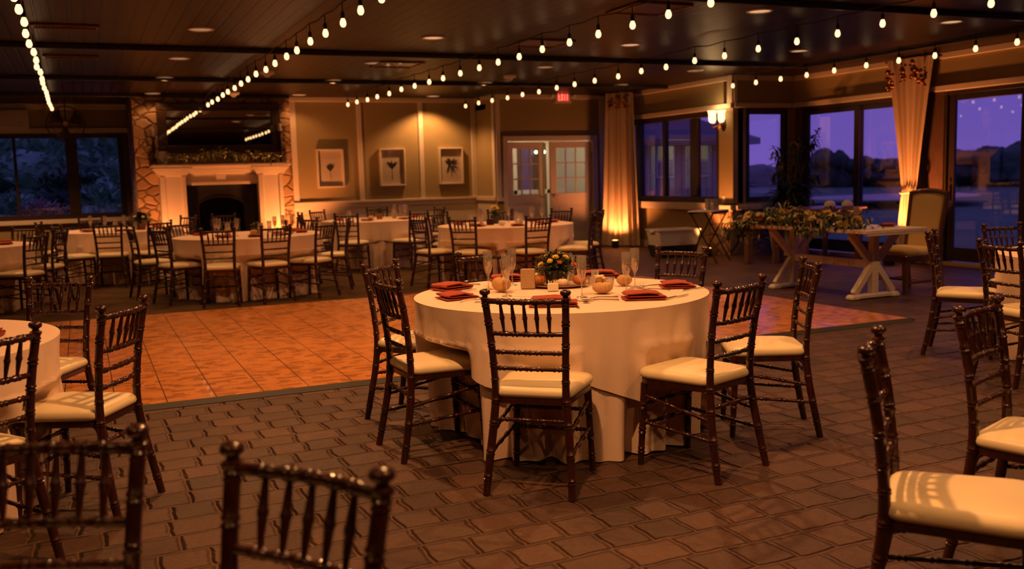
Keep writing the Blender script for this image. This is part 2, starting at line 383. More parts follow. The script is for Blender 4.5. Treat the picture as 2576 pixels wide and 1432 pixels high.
    def mesh(s, name, mat, smooth=True, ang=40):
        me = bpy.data.meshes.new(name); me.from_pydata(s.v, [], s.f); me.update()
        if mat: me.materials.append(mat)
        if smooth:
            me.shade_smooth(); me.set_sharp_from_angle(angle=rad(ang))
        return me
    def build(s, name, mat, parent=None, smooth=True, ang=40, loc=None, rz=0):
        o = bpy.data.objects.new(name, s.mesh(name, mat, smooth, ang)); COL.objects.link(o)
        if parent: o.parent = parent
        if loc: o.location = loc
        if rz: o.rotation_euler = (0, 0, rz)
        return o
def tag(o, label, cat, group=None, kind=None):
    if label: o['label'] = label
    if cat: o['category'] = cat
    if group: o['group'] = group
    if kind: o['kind'] = kind
    return o
def thing(name, label, cat, loc=(0, 0, 0), rz=0, group=None):
    o = bpy.data.objects.new(name, None); COL.objects.link(o); o.empty_display_size = .1
    o.location = loc; o.rotation_euler = (0, 0, rz)
    return tag(o, label, cat, group)
KIDS = {}
def kids(o): return [c for c in bpy.data.objects if c.parent == o]
def register(o):
    """remember an object's part tree so that copies need no search"""
    KIDS[o.name] = [(c, kids(c)) for c in kids(o)]
def dup(root, loc, rz=0, label=None, group=None, scale=None, cat=None):
    r = root.copy(); COL.objects.link(r); r.location = loc; r.rotation_euler = (0, 0, rz)
    if label: r['label'] = label
    if group: r['group'] = group
    if cat: r['category'] = cat
    if scale: r.scale = (scale, scale, scale)
    for c, gs in KIDS.get(root.name, []):
        d = c.copy(); COL.objects.link(d); d.parent = r
        for g in gs:
            e = g.copy(); COL.objects.link(e); e.parent = d
    return r
def struct(mb, name, mat, parent=None, smooth=False):
    o = mb.build(name, mat, parent, smooth)
    if not parent: o['kind'] = 'structure'
    return o
def bx(name, mat, x0, x1, y0, y1, z0, z1, parent=None, bev=0, st=False):
    mb = MB().box(((x0+x1)/2, (y0+y1)/2, (z0+z1)/2), (x1-x0, y1-y0, z1-z0), bev=bev)
    if st: return struct(mb, name, mat, parent)
    return mb.build(name, mat, parent)

HC = 2.95
# ------------------------------------------------------------------ room shell
TR = [0]
def trim(x0, x1, y0, y1, z0, z1, mat='trim', bev=.006):
    TR[0] += 1
    o = bx('trim_%d' % TR[0], M[mat], x0, x1, y0, y1, z0, z1, bev=bev); o['kind'] = 'structure'; return o
XW = 11.05
# floor: pavers everywhere, carpet laid over the back-left area
bx('floor', M['pavers'], -6, XW+.15, -7, 20, -.12, 0, st=True)
bx('floor_carpet', M['carpet'], -6, 5.7, 10.95, 19.7, 0, .006, st=True)
bx('ceiling', M['ceiling'], -6.2, XW+.2, -7.2, 20, HC, HC+.12, st=True)
bx('wall_rear', M['wall'], -6, XW, -7.15, -7, 0, HC, st=True)
bx('wall_left', M['wall'], -6.15, -6, -7, 19.9, 0, HC, st=True)
# far-left window wall (Y = 19.6)
YL = 19.6
wl = MB()
wl.box((-2.55, YL+.1, 2.68), (6.9, .2, .54)); wl.box((-2.55, YL+.1, .42), (6.9, .2, .84)); wl.box((.84, YL+.1, 1.6), (.14, .2, 1.8)); wl.box((-4.9, YL+.1, 1.6), (2.2, .2, 1.8))
struct(wl, 'wall_back', M['wall'])
trim(-6, .9, YL-.04, YL, 2.84, HC); trim(-6, .9, YL-.05, YL, 2.42, 2.51); trim(-6, .9, YL-.12, YL, .76, .84)
bx('baseboard_back', M['trim'], -6, .9, YL-.02, YL, 0, .12, st=True)
def window(name, axis, c, a0, a1, z0, z1, bars, fw=.08, depth=.09, mat='frame_dark', sill=None):
    """window_n: frame children and one pane per light; axis 'X' = lies along X at Y=c, 'Y' = along Y at X=c"""
    o = bpy.data.objects.new(name, None); COL.objects.link(o); o['kind'] = 'structure'
    def b(nm, m, p0, p1, q0, q1, t=depth, off=0):
        if axis == 'X': return bx(nm, M[m], p0, p1, c-t/2+off, c+t/2+off, q0, q1, o, bev=.006 if t > .02 else 0)
        return bx(nm, M[m], c-t/2+off, c+t/2+off, p0, p1, q0, q1, o, bev=.006 if t > .02 else 0)
    b('window_rail', mat, a0, a1, z1-fw, z1); b('window_rail', mat, a0, a1, z0, z0+fw)
    edges = [(a0, a0+fw)]+[(x-w/2, x+w/2) for x, w in sorted(bars)]+[(a1-fw, a1)]
    for e0, e1 in edges: b('window_stile', mat, e0, e1, z0+fw, z1-fw)
    for k in range(len(edges)-1):
        b('window_pane', 'pane', edges[k][1], edges[k+1][0], z0+fw, z1-fw, .006)
    return o
window('window_1', 'X', YL+.07, -3.8, .77, .84, 2.42, [(-1.06, .05), (-.12, .20), (-2.2, .06)], .09)
trim(.77, .90, YL-.02, YL+.02, .84, 2.42, 'casing')

# stone chimney breast with the firebox recess
cx0, cx1, YC = .87, 3.52, 17.55
ch = MB()
ch.box(((cx0+1.7)/2, (YC+YL)/2, HC/2), (1.7-cx0, YL-YC, HC)); ch.box(((2.78+cx1)/2, (YC+YL)/2, HC/2), (cx1-2.78, YL-YC, HC))
ch.box((2.24, (YC+YL)/2, (1.3+HC)/2), (1.08, YL-YC, HC-1.3)); ch.box((2.24, (18.2+YL)/2, .65), (1.08, YL-18.2, 1.3))
struct(ch, 'wall_chimney', M['stone'])
trim(1.27, 3.30, YC-.03, YC, 1.76, 1.955, 'pale_wood')
# panelled wall with the framed prints (Y = 17.75)
YA = 17.75
bx('wall_panelled', M['wall'], cx1, 7.2, YA, YA+.15, 0, HC, st=True)
bx('wall_wainscot', M['trim'], cx1, 7.2, YA-.012, YA, 0, .95, st=True)
for a, b in ((3.53, 3.66), (4.80, 4.89), (6.01, 6.10), (7.10, 7.2)): trim(a, b, YA-.03, YA, 1.03, HC-.08)
trim(cx1, 7.2, YA-.035, YA, HC-.085, HC); trim(cx1, 7.2, YA-.07, YA, .985, 1.03); trim(cx1, 7.2, YA-.04, YA, .90, .985)
for k in range(5):
    a = 3.62+k*.72; trim(a, a+.62, YA-.022, YA-.012, .2, .78)
bx('baseboard_panelled', M['trim'], cx1, 7.2, YA-.03, YA-.012, 0, .14, st=True)
# short return wall toward the french doors (X = 7.2)
YF = 16.75
bx('wall_return', M['wall'], 7.2, 7.35, YF, YA+.15, 0, HC, st=True)
trim(7.165, 7.2, YF, YA-.04, HC-.085, HC); trim(7.17, 7.2, YF, YF+.13, 1.03, HC-.09); trim(7.15, 7.2, YF, YA-.075, .95, 1.03)
bx('wall_return_wainscot', M['trim'], 7.188, 7.2, YF, YA-.02, 0, .95, st=True)
# french door wall (Y = 16.75)
fw = MB(); fw.box(((7.35+7.42)/2, YF+.08, HC/2), (.07, .16, HC)); fw.box(((9.27+9.55)/2, YF+.08, HC/2), (.28, .16, HC)); fw.box((8.345, YF+.08, (2.07+HC)/2), (1.85, .16, HC-2.07))
struct(fw, 'wall_french', M['wall'])
trim(7.2, 9.55, YF-.035, YF, HC-.085, HC); trim(7.2, 7.29, YF-.03, YF, 1.0, HC-.09); trim(9.43, 9.55, YF-.03, YF, 0, HC-.09)
trim(7.33, 7.43, YF-.045, YF+.02, 0, 2.07); trim(9.26, 9.37, YF-.045, YF+.02, 0, 2.07); trim(7.33, 9.37, YF-.05, YF+.02, 2.07, 2.165)
trim(7.2, 7.33, YF-.05, YF, .93, 1.0)
bx('wall_recess', M['wall'], 9.55, 9.95, 17.0, 17.15, 0, HC, st=True)
# window wall with the pillar (X = 9.8)
X1 = 9.8
w1 = MB(); w1.box((X1+.1, 15.15, (2.42+HC)/2), (.2, 3.9, HC-2.42)); w1.box((X1+.1, 15.15, .43), (.2, 3.9, .86)); w1.box((X1+.1, 16.9, 1.64), (.2, .4, 1.56)); w1.box((X1+.1, 13.14, 1.64), (.2, .38, 1.56))
struct(w1, 'wall_window_side', M['wall'])
trim(X1-.035, X1, 13.07, 17, HC-.085, HC); trim(X1-.045, X1, 12.95, 17, 2.42, 2.50); trim(X1-.035, X1, 12.93, 13.07, 2.5, HC)
trim(X1-.10, X1, 13.36, 17, .74, .865); trim(X1-.07, X1, 12.93, 13.36, .74, .83)
window('window_2', 'Y', X1+.06, 13.33, 16.6, .865, 2.42, [(14.09, .21), (15.03, .09), (15.9, .16)], .10)
bx('baseboard_window_side', M['trim'], X1-.02, X1, 13.4, 17, 0, .12, st=True)
bx('wall_pillar_base', M['stone'], X1-.05, X1, 12.93, 13.55, 0, .735, st=True)
# bay: end wall (Y = 12.95) and sliding-door wall (X = 11.05)
YB = 12.95
b1 = MB(); b1.box((10.52, YB+.1, (2.41+HC)/2), (1.25, .2, HC-2.41)); b1.box((10.52, YB+.1, .43), (1.25, .2, .86)); b1.box((9.98, YB+.1, 1.64), (.16, .2, 1.56)); b1.box((11.03, YB+.1, 1.64), (.18, .2, 1.56))
struct(b1, 'wall_bay', M['wall'])
window('window_3', 'X', YB+.06, 10.06, 10.94, .865, 2.41, [], .09)
trim(9.82, XW, YB-.035, YB, HC-.085, HC); trim(9.82, XW, YB-.045, YB, 2.42, 2.50); trim(9.82, 9.87, YB-.03, YB, 2.5, HC-.09); trim(9.82, XW, YB-.09, YB, .75, .83)
bx('wall_bay_stone', M['stone_grey'], 9.75, XW, YB-.045, YB, 0, .75, st=True)
s1 = MB(); s1.box((XW+.1, 6.2, (2.41+HC)/2), (.2, 13.6, HC-2.41)); s1.box((XW+.1, 12.9, 1.2), (.2, .24, 2.42)); s1.box((XW+.1, 10.12, 1.2), (.2, .60, 2.42)); s1.box((XW+.1, 2.2, 1.2), (.2, 8, 2.42))
s1.box((XW+.1, -4.5, 1.45), (.2, 5, 2.9))
struct(s1, 'wall_sliders', M['wall'])
trim(XW-.035, XW, 0, YB-.04, HC-.085, HC); trim(XW-.045, XW, 0, YB-.05, 2.42, 2.50)
trim(XW-.015, XW+.01, 12.74, YB-.05, .03, 2.42, 'casing'); trim(XW-.015, XW+.01, 9.83, 10.42, .0, 2.42, 'casing')
trim(XW-.06, XW+.2, 6.2, 12.78, -.02, .045, 'pale_wood')
def slider(name, y0, y1, leaves, label):
    o = bpy.data.objects.new(name, None); COL.objects.link(o); o['kind'] = 'structure'
    bx('door_head', M['frame_dark'], XW+.0, XW+.15, y0, y1, 2.36, 2.42, o, .006)
    bx('door_jamb', M['frame_dark'], XW, XW+.15, y0, y0+.04, .05, 2.36, o, .006); bx('door_jamb', M['frame_dark'], XW, XW+.15, y1-.04, y1, .05, 2.36, o, .006)
    for k, (a, b) in enumerate(leaves):
        x = XW+.05+.05*(k % 2); t = .045
        bx('door_stile', M['frame_dark'], x-t/2, x+t/2, a, a+.11, .06, 2.36, o, .005); bx('door_stile', M['frame_dark'], x-t/2, x+t/2, b-.11, b, .06, 2.36, o, .005)
        bx('door_rail', M['frame_dark'], x-t/2, x+t/2, a+.11, b-.11, 2.28, 2.36, o, .005); bx('door_rail', M['frame_dark'], x-t/2, x+t/2, a+.11, b-.11, .06, .25, o, .005)
        bx('door_pane', M['pane'], x-.003, x+.003, a+.11, b-.11, .25, 2.28, o)
        h = MB().box((x-.035, b-.055 if k == 0 else a+.055, 1.0), (.025, .03, .22), bev=.008).box((x-.03, b-.055 if k == 0 else a+.055, 1.18), (.02, .025, .06), bev=.006)
        h.build('door_handle', M['bronze'], o)
    return o
slider('door_2', 10.42, 12.74, [(11.48, 12.72), (10.44, 11.58)], '')
slider('door_3', 6.2, 9.83, [(8.55, 9.79), (7.38, 8.62), (6.22, 7.44)], '')
# ceiling battens between the board fields
for y, a, b in ((7.22, -6, 10.03), (11.5, -6, 10.0), (14.8, -6, 9.75), (17.42, -6, 3.5)): trim(a, b, y-.03, y+.03, HC-.055, HC, 'black')
trim(9.97, 10.03, 0, 11.53, HC-.055, HC, 'black')
# raised parquet dance floor with its dark edging
df = bpy.data.objects.new('portable_dance_floor', None); COL.objects.link(df); df.location = (-1.42, 6.40, 0)
tag(df, 'portable honey parquet dance floor laid over the brick pavers', 'dance floor')
MB().box((8.23/2, 4.57/2, .0125), (8.23, 4.57, .025)).build('parquet_panels', M['parquet'], df, False)
ed = MB()
for (xa, ya, xb, yb, d) in ((0, 0, 8.23, 0, (0, -1)), (8.23, 0, 8.23, 4.57, (1, 0)), (8.23, 4.57, 0, 4.57, (0, 1)), (0, 4.57, 0, 0, (-1, 0))):
    w = .07; p = [(xa, ya, .027), (xb, yb, .027), (xb+d[0]*w, yb+d[1]*w, .004), (xa+d[0]*w, ya+d[1]*w, .004), (xa, ya, .003), (xb, yb, .003), (xb+d[0]*w, yb+d[1]*w, .001), (xa+d[0]*w, ya+d[1]*w, .001)]
    ed.add(p, [(0, 1, 2, 3), (7, 6, 5, 4), (0, 3, 7, 4), (1, 5, 6, 2), (2, 6, 7, 3), (0, 4, 5, 1)])
ed.build('edge_trim', M['black_rubber'], df, False)

# french doors and the hall behind them
def french_leaf(name, x0, x1, hinge, ang):
    o = bpy.data.objects.new(name, None); COL.objects.link(o); o['kind'] = 'structure'
    w = x1-x0; s = 1 if hinge == 'L' else -1
    o.location = (x0 if hinge == 'L' else x1, YF+.04, 0); o.rotation_euler = (0, 0, ang)
    def X(a): return a if s > 0 else -a
    def b(nm, m, a0, a1, z0, z1, t=.042, off=0):
        p, q = sorted((X(a0), X(a1))); return bx(nm, M[m], p, q, -t/2+off, t/2+off, z0, z1, o, bev=.004 if t > .02 else 0)
    b('door_stile', 'trim', 0, .135, .01, 2.05); b('door_stile', 'trim', w-.135, w, .01, 2.05)
    b('door_rail', 'trim', .135, w-.135, 1.93, 2.05); b('door_rail', 'trim', .135, w-.135, .86, 1.05); b('door_rail', 'trim', .135, w-.135, .01, .25)
    b('door_panel', 'trim', .135, w-.135, .25, .86, .02); b('door_panel_moulding', 'trim', .19, w-.19, .31, .80, .032)
    iw = w-.27
    for k in (1, 2):
        b('door_muntin', 'trim', .135+iw*k/3-.011, .135+iw*k/3+.011, 1.05, 1.93, .03); b('door_muntin', 'trim', .135, w-.135, 1.05+.88*k/3-.011, 1.05+.88*k/3+.011, .03)
    b('door_pane', 'pane', .135, w-.135, 1.05, 1.93, .005)
    MB().sweep([(X(w-.065), -.03, .98), (X(w-.065), -.075, .98), (X(w-.15), -.08, .98)], .011, 8).build('door_handle', M['bronze'], o)
    for z in (.3, 1.78): MB().lathe([(.012, -.06), (.012, .06)], 8, (X(0), -.026, z)).build('door_hinge', M['bronze_dark'], o)
    return o
french_leaf('door_4', 7.43, 8.30, 'L', rad(9)); french_leaf('door_5', 8.345, 9.265, 'R', 0)
hl = MB(); hl.box((8.6, 20.2, 1.4), (4.2, .15, 2.8)); hl.box((7.27, 18.6, 1.4), (.12, 3.2, 2.8)) ; hl.box((10.5, 18.7, 1.4), (.15, 3.1, 2.8))
struct(hl, 'wall_hall', M['hall_wall']); bx('ceiling_hall', M['trim'], 7.2, 10.6, 17.2, 20.3, 2.7, 2.8, st=True)
bx('floor_hall', M['carpet'], 7.2, 10.6, YF+.16, 20.2, -.1, .002, st=True)
bx('wall_hall_front', M['hall_wall'], 9.95, 10.5, 17.05, 17.2, 0, 2.8, st=True)
trim(7.35, 10.4, 20.08, 20.12, .98, 1.08); trim(9.05, 9.15, 20.08, 20.12, 0, 2.2); trim(9.9, 10.0, 20.08, 20.12, 0, 2.2); trim(9.05, 10.0, 20.07, 20.12, 2.15, 2.25)
o = bx('hall_door', M['casing'], 9.15, 9.9, 20.09, 20.12, 0, 2.15); tag(o, 'dark door in the hall seen through the french door glass', 'door'); o['kind'] = 'structure'; o.name = 'door_6'
hc = thing('hall_cabinet', 'dark low cabinet standing in the hall behind the french doors', 'cabinet', (8.55, 19.75, 0))
MB().box((0, 0, .45), (.8, .5, .9), bev=.01).build('body', M['brown_wood'], hc); MB().box((0, -.01, .915), (.86, .56, .03), bev=.006).build('top', M['brown_wood'], hc)
for k in (-1, 1):
    d = MB().box((k*.2, -.258, .45), (.37, .02, .78), bev=.005).build('door', M['brown_wood'], hc); MB().ball((k*.05, -.275, .5), .012).build('knob', M['bronze'], d)
hd = thing('hall_drape', 'tall pale drape hanging in the violet light of the hall', 'curtain', (7.62, 19.3, 0))
MB().grid(lambda u, v: (u*.55, .05*math.sin(u*22)+.02*v, 2.45*v+.05), 60, 6).build('drape_cloth', M['curtain'], hd)
MB().sweep([(-.05, 0, 2.52), (.6, 0, 2.52)], .014, 8).build('rod', M['bronze_dark'], hd)
for k, (x, y, z) in enumerate(((8.05, 19.0, 2.05), (9.7, 19.2, 1.98))):
    hs = thing('hall_sconce', ['two-bulb sconce glowing behind the left french door', 'two-bulb sconce glowing behind the right french door'][k], 'wall lamp', (x, 20.1, z-.1), 0)
    MB().lathe([(.06, 0), (.06, .02)], 14, (0, 0, 0), M_=Matrix.Translation((0, -.01, 0)) @ Matrix.Rotation(rad(90), 4, 'X')).build('backplate', M['bronze'], hs)
    for sgn in (-1, 1):
        MB().sweep([(0, -.02, 0), (sgn*.05, -.09, -.01), (sgn*.1, -.1, .02)], .008, 6).build('arm', M['bronze'], hs)
        MB().ball((sgn*.1, -.1, .06), .04).build('bulb', M['hall_bulb'], hs)

# ------------------------------------------------------------------ outside
bx('lawn', M['lawn'], 9.0, 10, 9, 10, -3, -2.9)  # replaced below
bpy.data.objects.remove(bpy.data.objects['lawn'])
lw = MB(); HT = [(11.3, -.16), (30, -.3), (60, -.62), (105, -1.05), (190, -1.3)]
def lawn_z(d):
    for (a, za), (b, zb) in zip(HT, HT[1:]):
        if d <= b: return za+(zb-za)*(d-a)/(b-a)
    return HT[-1][1]
def lawn_pt(u, v):
    d = 11.3+(190-11.3)*v*v; y = -40+u*230
    return (d, y, lawn_z(d)+.12*math.sin(y*.11+d*.07))
lw.grid(lawn_pt, 60, 40); o = lw.build('lawn', M['lawn']); o['kind'] = 'structure'
# sand bunker on the far lawn
def head(px_deg, dist): return (math.sin(rad(px_deg))*dist, math.cos(rad(px_deg))*dist)
hx, hy = head(45.2, 47); bk = MB()
bk.grid(lambda u, v: (hx+math.cos(2*PI*u)*v*4.5*(1+.2*math.sin(6*PI*u+1)), hy+math.sin(2*PI*u)*v*4.5*(1+.15*math.cos(4*PI*u)), lawn_z(hx)+.34+.14*(1-v)), 40, 6, True)
tag(bk.build('sand_bunker', M['sand']), 'pale sand bunker on the dusky lawn beyond the sliding doors', 'bunker')
def crown_mesh(name, seed, lumps, mat, spike=.18):
    r = random.Random(seed); mb = MB()
    for k in range(lumps):
        a = r.uniform(0, 2*PI); rr = r.uniform(0, .42); z = r.uniform(.28, .86); s = r.uniform(.16, .30)*(1.15-abs(z-.5)*.7)
        c = (rr*math.cos(a), rr*math.sin(a), z); b = MB().ball(c, s, 14, 9)
        mb.add([(c[0]+(x-c[0])*(1+r.uniform(-spike, spike)), c[1]+(y-c[1])*(1+r.uniform(-spike, spike)), c[2]+(z_-c[2])*(1+r.uniform(-spike, spike))) for x, y, z_ in b.v], b.f)
    for k in range(260):
        a = r.uniform(0, 2*PI); e = r.uniform(-.3, 1.3); d = Vector((math.cos(a)*math.cos(e), math.sin(a)*math.cos(e), math.sin(e)))
        p = Vector((0, 0, .55))+Vector((d.x*.5, d.y*.5, d.z*.38))*r.uniform(.75, 1.08)
        mb.leaf(p, d+Vector((r.uniform(-.6, .6), r.uniform(-.6, .6), r.uniform(-.2, .5))), (0, 0, 1), r.uniform(.05, .11), r.uniform(.03, .06), .2, 2)
    return mb.mesh(name, mat, True, 60)
crowns = [crown_mesh('tree_crown', 20+k, 16, M['tree']) for k in range(4)]
trunk_me = MB().sweep([(0, 0, -.05), (.01, 0, .2), (-.01, .01, .45)], [.05, .038, .022], 8).mesh('tree_trunk', M['bark'])
tl = ['short rounded tree', 'broad spreading tree', 'tall dark tree', 'lumpy crowned tree']
spots = [(37.2, 118, 4.6, 9), (39.0, 112, 4.3, 8), (40.6, 108, 4.2, 9), (42.2, 104, 6.6, 5.5), (43.2, 110, 5.5, 8), (44.9, 106, 5.2, 9), (46.3, 116, 4.7, 10), (47.9, 106, 5.0, 9),
         (49.2, 110, 6.3, 9), (50.4, 103, 6.7, 8), (51.7, 112, 5.8, 8), (53.0, 104, 7.0, 9), (54.6, 108, 8.2, 11), (36.0, 122, 4.8, 9), (48.6, 121, 5.2, 9), (45.6, 124, 5.2, 12), (41.4, 122, 5.0, 11), (38.2, 126, 4.8, 11)]
where = ['at the left edge of the bay window view', 'left in the bay window view', 'right in the bay window view', 'rising behind the arching pot plant', 'just right of the arching pot plant', 'left of the sliding door meeting stile', 'just right of the meeting stile', 'left of the drawn drape beside the armchair',
         'behind the drawn drape beside the armchair', 'left in the last glass door', 'in the middle of the last glass door', 'right in the last glass door', 'at the right edge of the picture', 'behind the eave of the next building',
         'far back behind the drawn drape', 'far back beyond the sand bunker', 'far back beyond the bay corner', 'far back behind the bay window trees']
for k, (hd_, d, h, w) in enumerate(spots):
    x, y = head(hd_, d); z = lawn_z(x)-.1
    t = thing('tree', '%s %s' % (tl[k % 4], where[k]), 'tree', (x, y, z), k*1.3, 'trees along the far side of the lawn')
    c = bpy.data.objects.new('crown', crowns[k % 4]); COL.objects.link(c); c.parent = t; c.scale = (w*.8, w*.8, h*.62)
    c.location = (0, 0, -h*.06)
    c = bpy.data.objects.new('trunk', trunk_me); COL.objects.link(c); c.parent = t; c.scale = (w*.5, w*.5, h*.6)
# low wing of the neighbouring building seen through the window
nb = thing('neighbouring_building', 'low board-sided building with a hip roof beyond the window', 'building', (14.4, 25.5, -.25))
MB().box((0, 1.5, 1.2), (8.4, 5.0, 2.5)).build('wall', M['siding'], nb, False)
rf = MB(); e0, e1, f0, f1, zr = -4.75, 4.75, -1.55, 4.6, 2.62
rf.add([(e0, f0, zr), (e1, f0, zr), (e1, f1, zr), (e0, f1, zr), (-2.6, 1.5, 4.05), (2.0, 1.5, 4.05)], [(0, 1, 5, 4), (1, 2, 5), (2, 3, 4, 5), (3, 0, 4), (3, 2, 1, 0)]); rf.build('roof', M['roof'], nb, False)
MB().box((0, f0+.05, zr-.09), (9.5, .12, .2)).box((e1-.06, 1.5, zr-.09), (.12, 6.1, .2)).build('fascia', M['roof'], nb, False)
for x in (1.62, 2.88, -1.5):
    w = MB().box((x, -1.03, 1.97), (.62, .07, 1.0), bev=.01).build('window', M['trim'], nb); MB().box((x, -1.07, 2.21), (.52, .02, .40)).build('lit_pane', M['lit_window'], w); MB().box((x, -1.07, 1.74), (.52, .02, .40)).build('dim_pane', M['siding'], w)
    if x > 2:
        bpy.data.objects
# scrubby bank outside the far-left window
hs = MB(); hs.grid(lambda u, v: (-16+u*24, 20.3+v*17, -.2+v*5.6+.45*math.sin(u*19+v*7)*v+.3*math.sin(u*43)*v), 60, 34)
o = hs.build('hillside', M['hill']); o['kind'] = 'structure'
def shrub_mesh(seed, mat, n=520, lf=.16):
    r = random.Random(seed); mb = MB()
    for k in range(6): mb.ball((r.uniform(-.3, .3), r.uniform(-.3, .3), r.uniform(.15, .4)), r.uniform(.25, .38), 9, 6)
    for k in range(n):
        a = r.uniform(0, 2*PI); e = r.uniform(-.2, 1.5); d = Vector((math.cos(a)*math.cos(e), math.sin(a)*math.cos(e), math.sin(e)))
        mb.leaf(Vector((0, 0, .3))+d*r.uniform(.35, .62), d+Vector((r.uniform(-.8, .8), r.uniform(-.8, .8), r.uniform(-.1, .7))), (0, 0, 1), lf*r.uniform(.6, 1.3), lf*.5, .2, 2)
    return mb.mesh('shrub', mat, True, 60)
shm = [shrub_mesh(61, M['shrub']), shrub_mesh(62, M['shrub']), shrub_mesh(63, M['shrub_dark']), shrub_mesh(64, M['shrub_pale'])]
SH = [(-2.1, 23.2, 2, 1.5), (-1.35, 22.4, 0, 1.1), (-.75, 22.1, 3, 1.05), (-.25, 23.4, 2, 1.3), (.35, 22.6, 0, 1.2), (1.0, 23.6, 1, 1.5), (-1.7, 25.2, 1, 1.8), (-.6, 25.6, 0, 1.7), (.6, 25.4, 1, 1.8), (1.6, 26.0, 0, 1.9),
      (-2.6, 27.6, 0, 2.1), (-1.2, 28.4, 1, 2.2), (.2, 28.2, 0, 2.1), (1.5, 28.8, 1, 2.3), (-3.0, 31.5, 2, 3.0), (-1.0, 32.4, 2, 3.2), (1.0, 32.0, 2, 3.1), (2.8, 32.6, 2, 3.2), (-2.0, 30.0, 1, 2.2), (.8, 30.2, 0, 2.2)]
nm = ['grey-green shrub', 'leafy blue-green shrub', 'dark bushy shrub', 'pale dry shrub']
ro = ['on the bottom of the bank', 'a third of the way up the bank', 'halfway up the bank', 'on the top of the bank']
po = ['behind the left sash', 'behind the middle sash', 'behind the right sash', 'behind the wide mullion']
used = {}
for k, (x, y, m, s) in enumerate(SH):
    z = -.2+(y-20.3)/17*5.6-.1
    lab = '%s %s %s' % (nm[m], ro[0 if y < 24 else 1 if y < 27 else 2 if y < 31 else 3], po[0 if x < -1.4 else 1 if x < -.3 else 3 if x < .3 else 2])
    used[lab] = used.get(lab, 0)+1
    if used[lab] > 1: lab = lab.replace('bank behind', 'bank, further one behind').replace(' shrub ', ' shrub higher ')
    o = bpy.data.objects.new('shrub', shm[m]); COL.objects.link(o); o.location = (x, y, z); o.scale = (s, s, s*.85); o.rotation_euler = (0, 0, k*2.1)
    tag(o, lab, 'shrub', 'shrubs on the bank outside')

# ------------------------------------------------------------------ chiavari chair (faces +y, origin on the floor)
def ringed(p0, p1, r0, r1, nodes, n=12, bump=.0035, steps=10, bow=(0, 0, 0)):
    """turned bamboo-style stick: nodes = fractions that carry a double ring"""
    P0, P1, B = Vector(p0), Vector(p1), Vector(bow)
    ts = {0.0: 0, 1.0: 0}
    for i in range(1, steps): ts[i/steps] = 0
    ln = (P1-P0).length
    for q in nodes:
        for d, h in ((-.016, 0), (-.012, 1), (-.007, 1), (-.003, -.25), (.003, -.25), (.007, 1), (.012, 1), (.016, 0)):
            t = q+d/ln
            if 0 < t < 1: ts[t] = h
    T = sorted(ts)
    return MB().sweep([P0.lerp(P1, t)+B*math.sin(PI*t) for t in T], [r0+(r1-r0)*t+ts[t]*bump for t in T], n)
chair = thing('chiavari_chair', '', 'chair')
# cushion: rounded trapezoid
def seat_outline(s, k):
    pts = []
    W0, W1, y0, y1 = .178*s, .212*s, -.205, .205
    cs = [(-W0, y0), (W0, y0), (W1, y1), (-W1, y1)]
    for i in range(4):
        a, b, c = Vector(cs[i-1]), Vector(cs[i]), Vector(cs[(i+1) % 4])
        rr = .055 if i < 2 else .09
        d1 = (a-b).normalized()*rr; d2 = (c-b).normalized()*rr
        for j in range(7):
            t = j/6; pts.append(((b+d1)*(1-t)**2+b*2*t*(1-t)+(b+d2)*t*t)*k)
    return pts
mb = MB(); prof = [(.955, .432), (1.0, .440), (1.015, .452), (1.0, .466), (.95, .476), (.8, .484), (.5, .490), (.02, .492)]
vs = []; nn = 28
for k, z in prof: vs += [(p.x, p.y, z) for p in seat_outline(1, k)]
mb.add(vs, [(i*nn+j, i*nn+(j+1) % nn, (i+1)*nn+(j+1) % nn, (i+1)*nn+j) for i in range(len(prof)-1) for j in range(nn)]+[tuple(reversed(range(nn))), tuple(range((len(prof)-1)*nn, len(prof)*nn))])
mb.build('seat_cushion', M['seat'], chair, True, 60)
mb = MB(); vs = []
for k, z in ((.93, .402), (.985, .406), (.985, .430), (.95, .434)): vs += [(p.x, p.y, z) for p in seat_outline(.98, k)]
mb.add(vs, [(i*nn+j, i*nn+(j+1) % nn, (i+1)*nn+(j+1) % nn, (i+1)*nn+j) for i in range(3) for j in range(nn)]+[tuple(reversed(range(nn))), tuple(range(3*nn, 4*nn))])
mb.build('seat_frame', M['chair'], chair, True, 50)
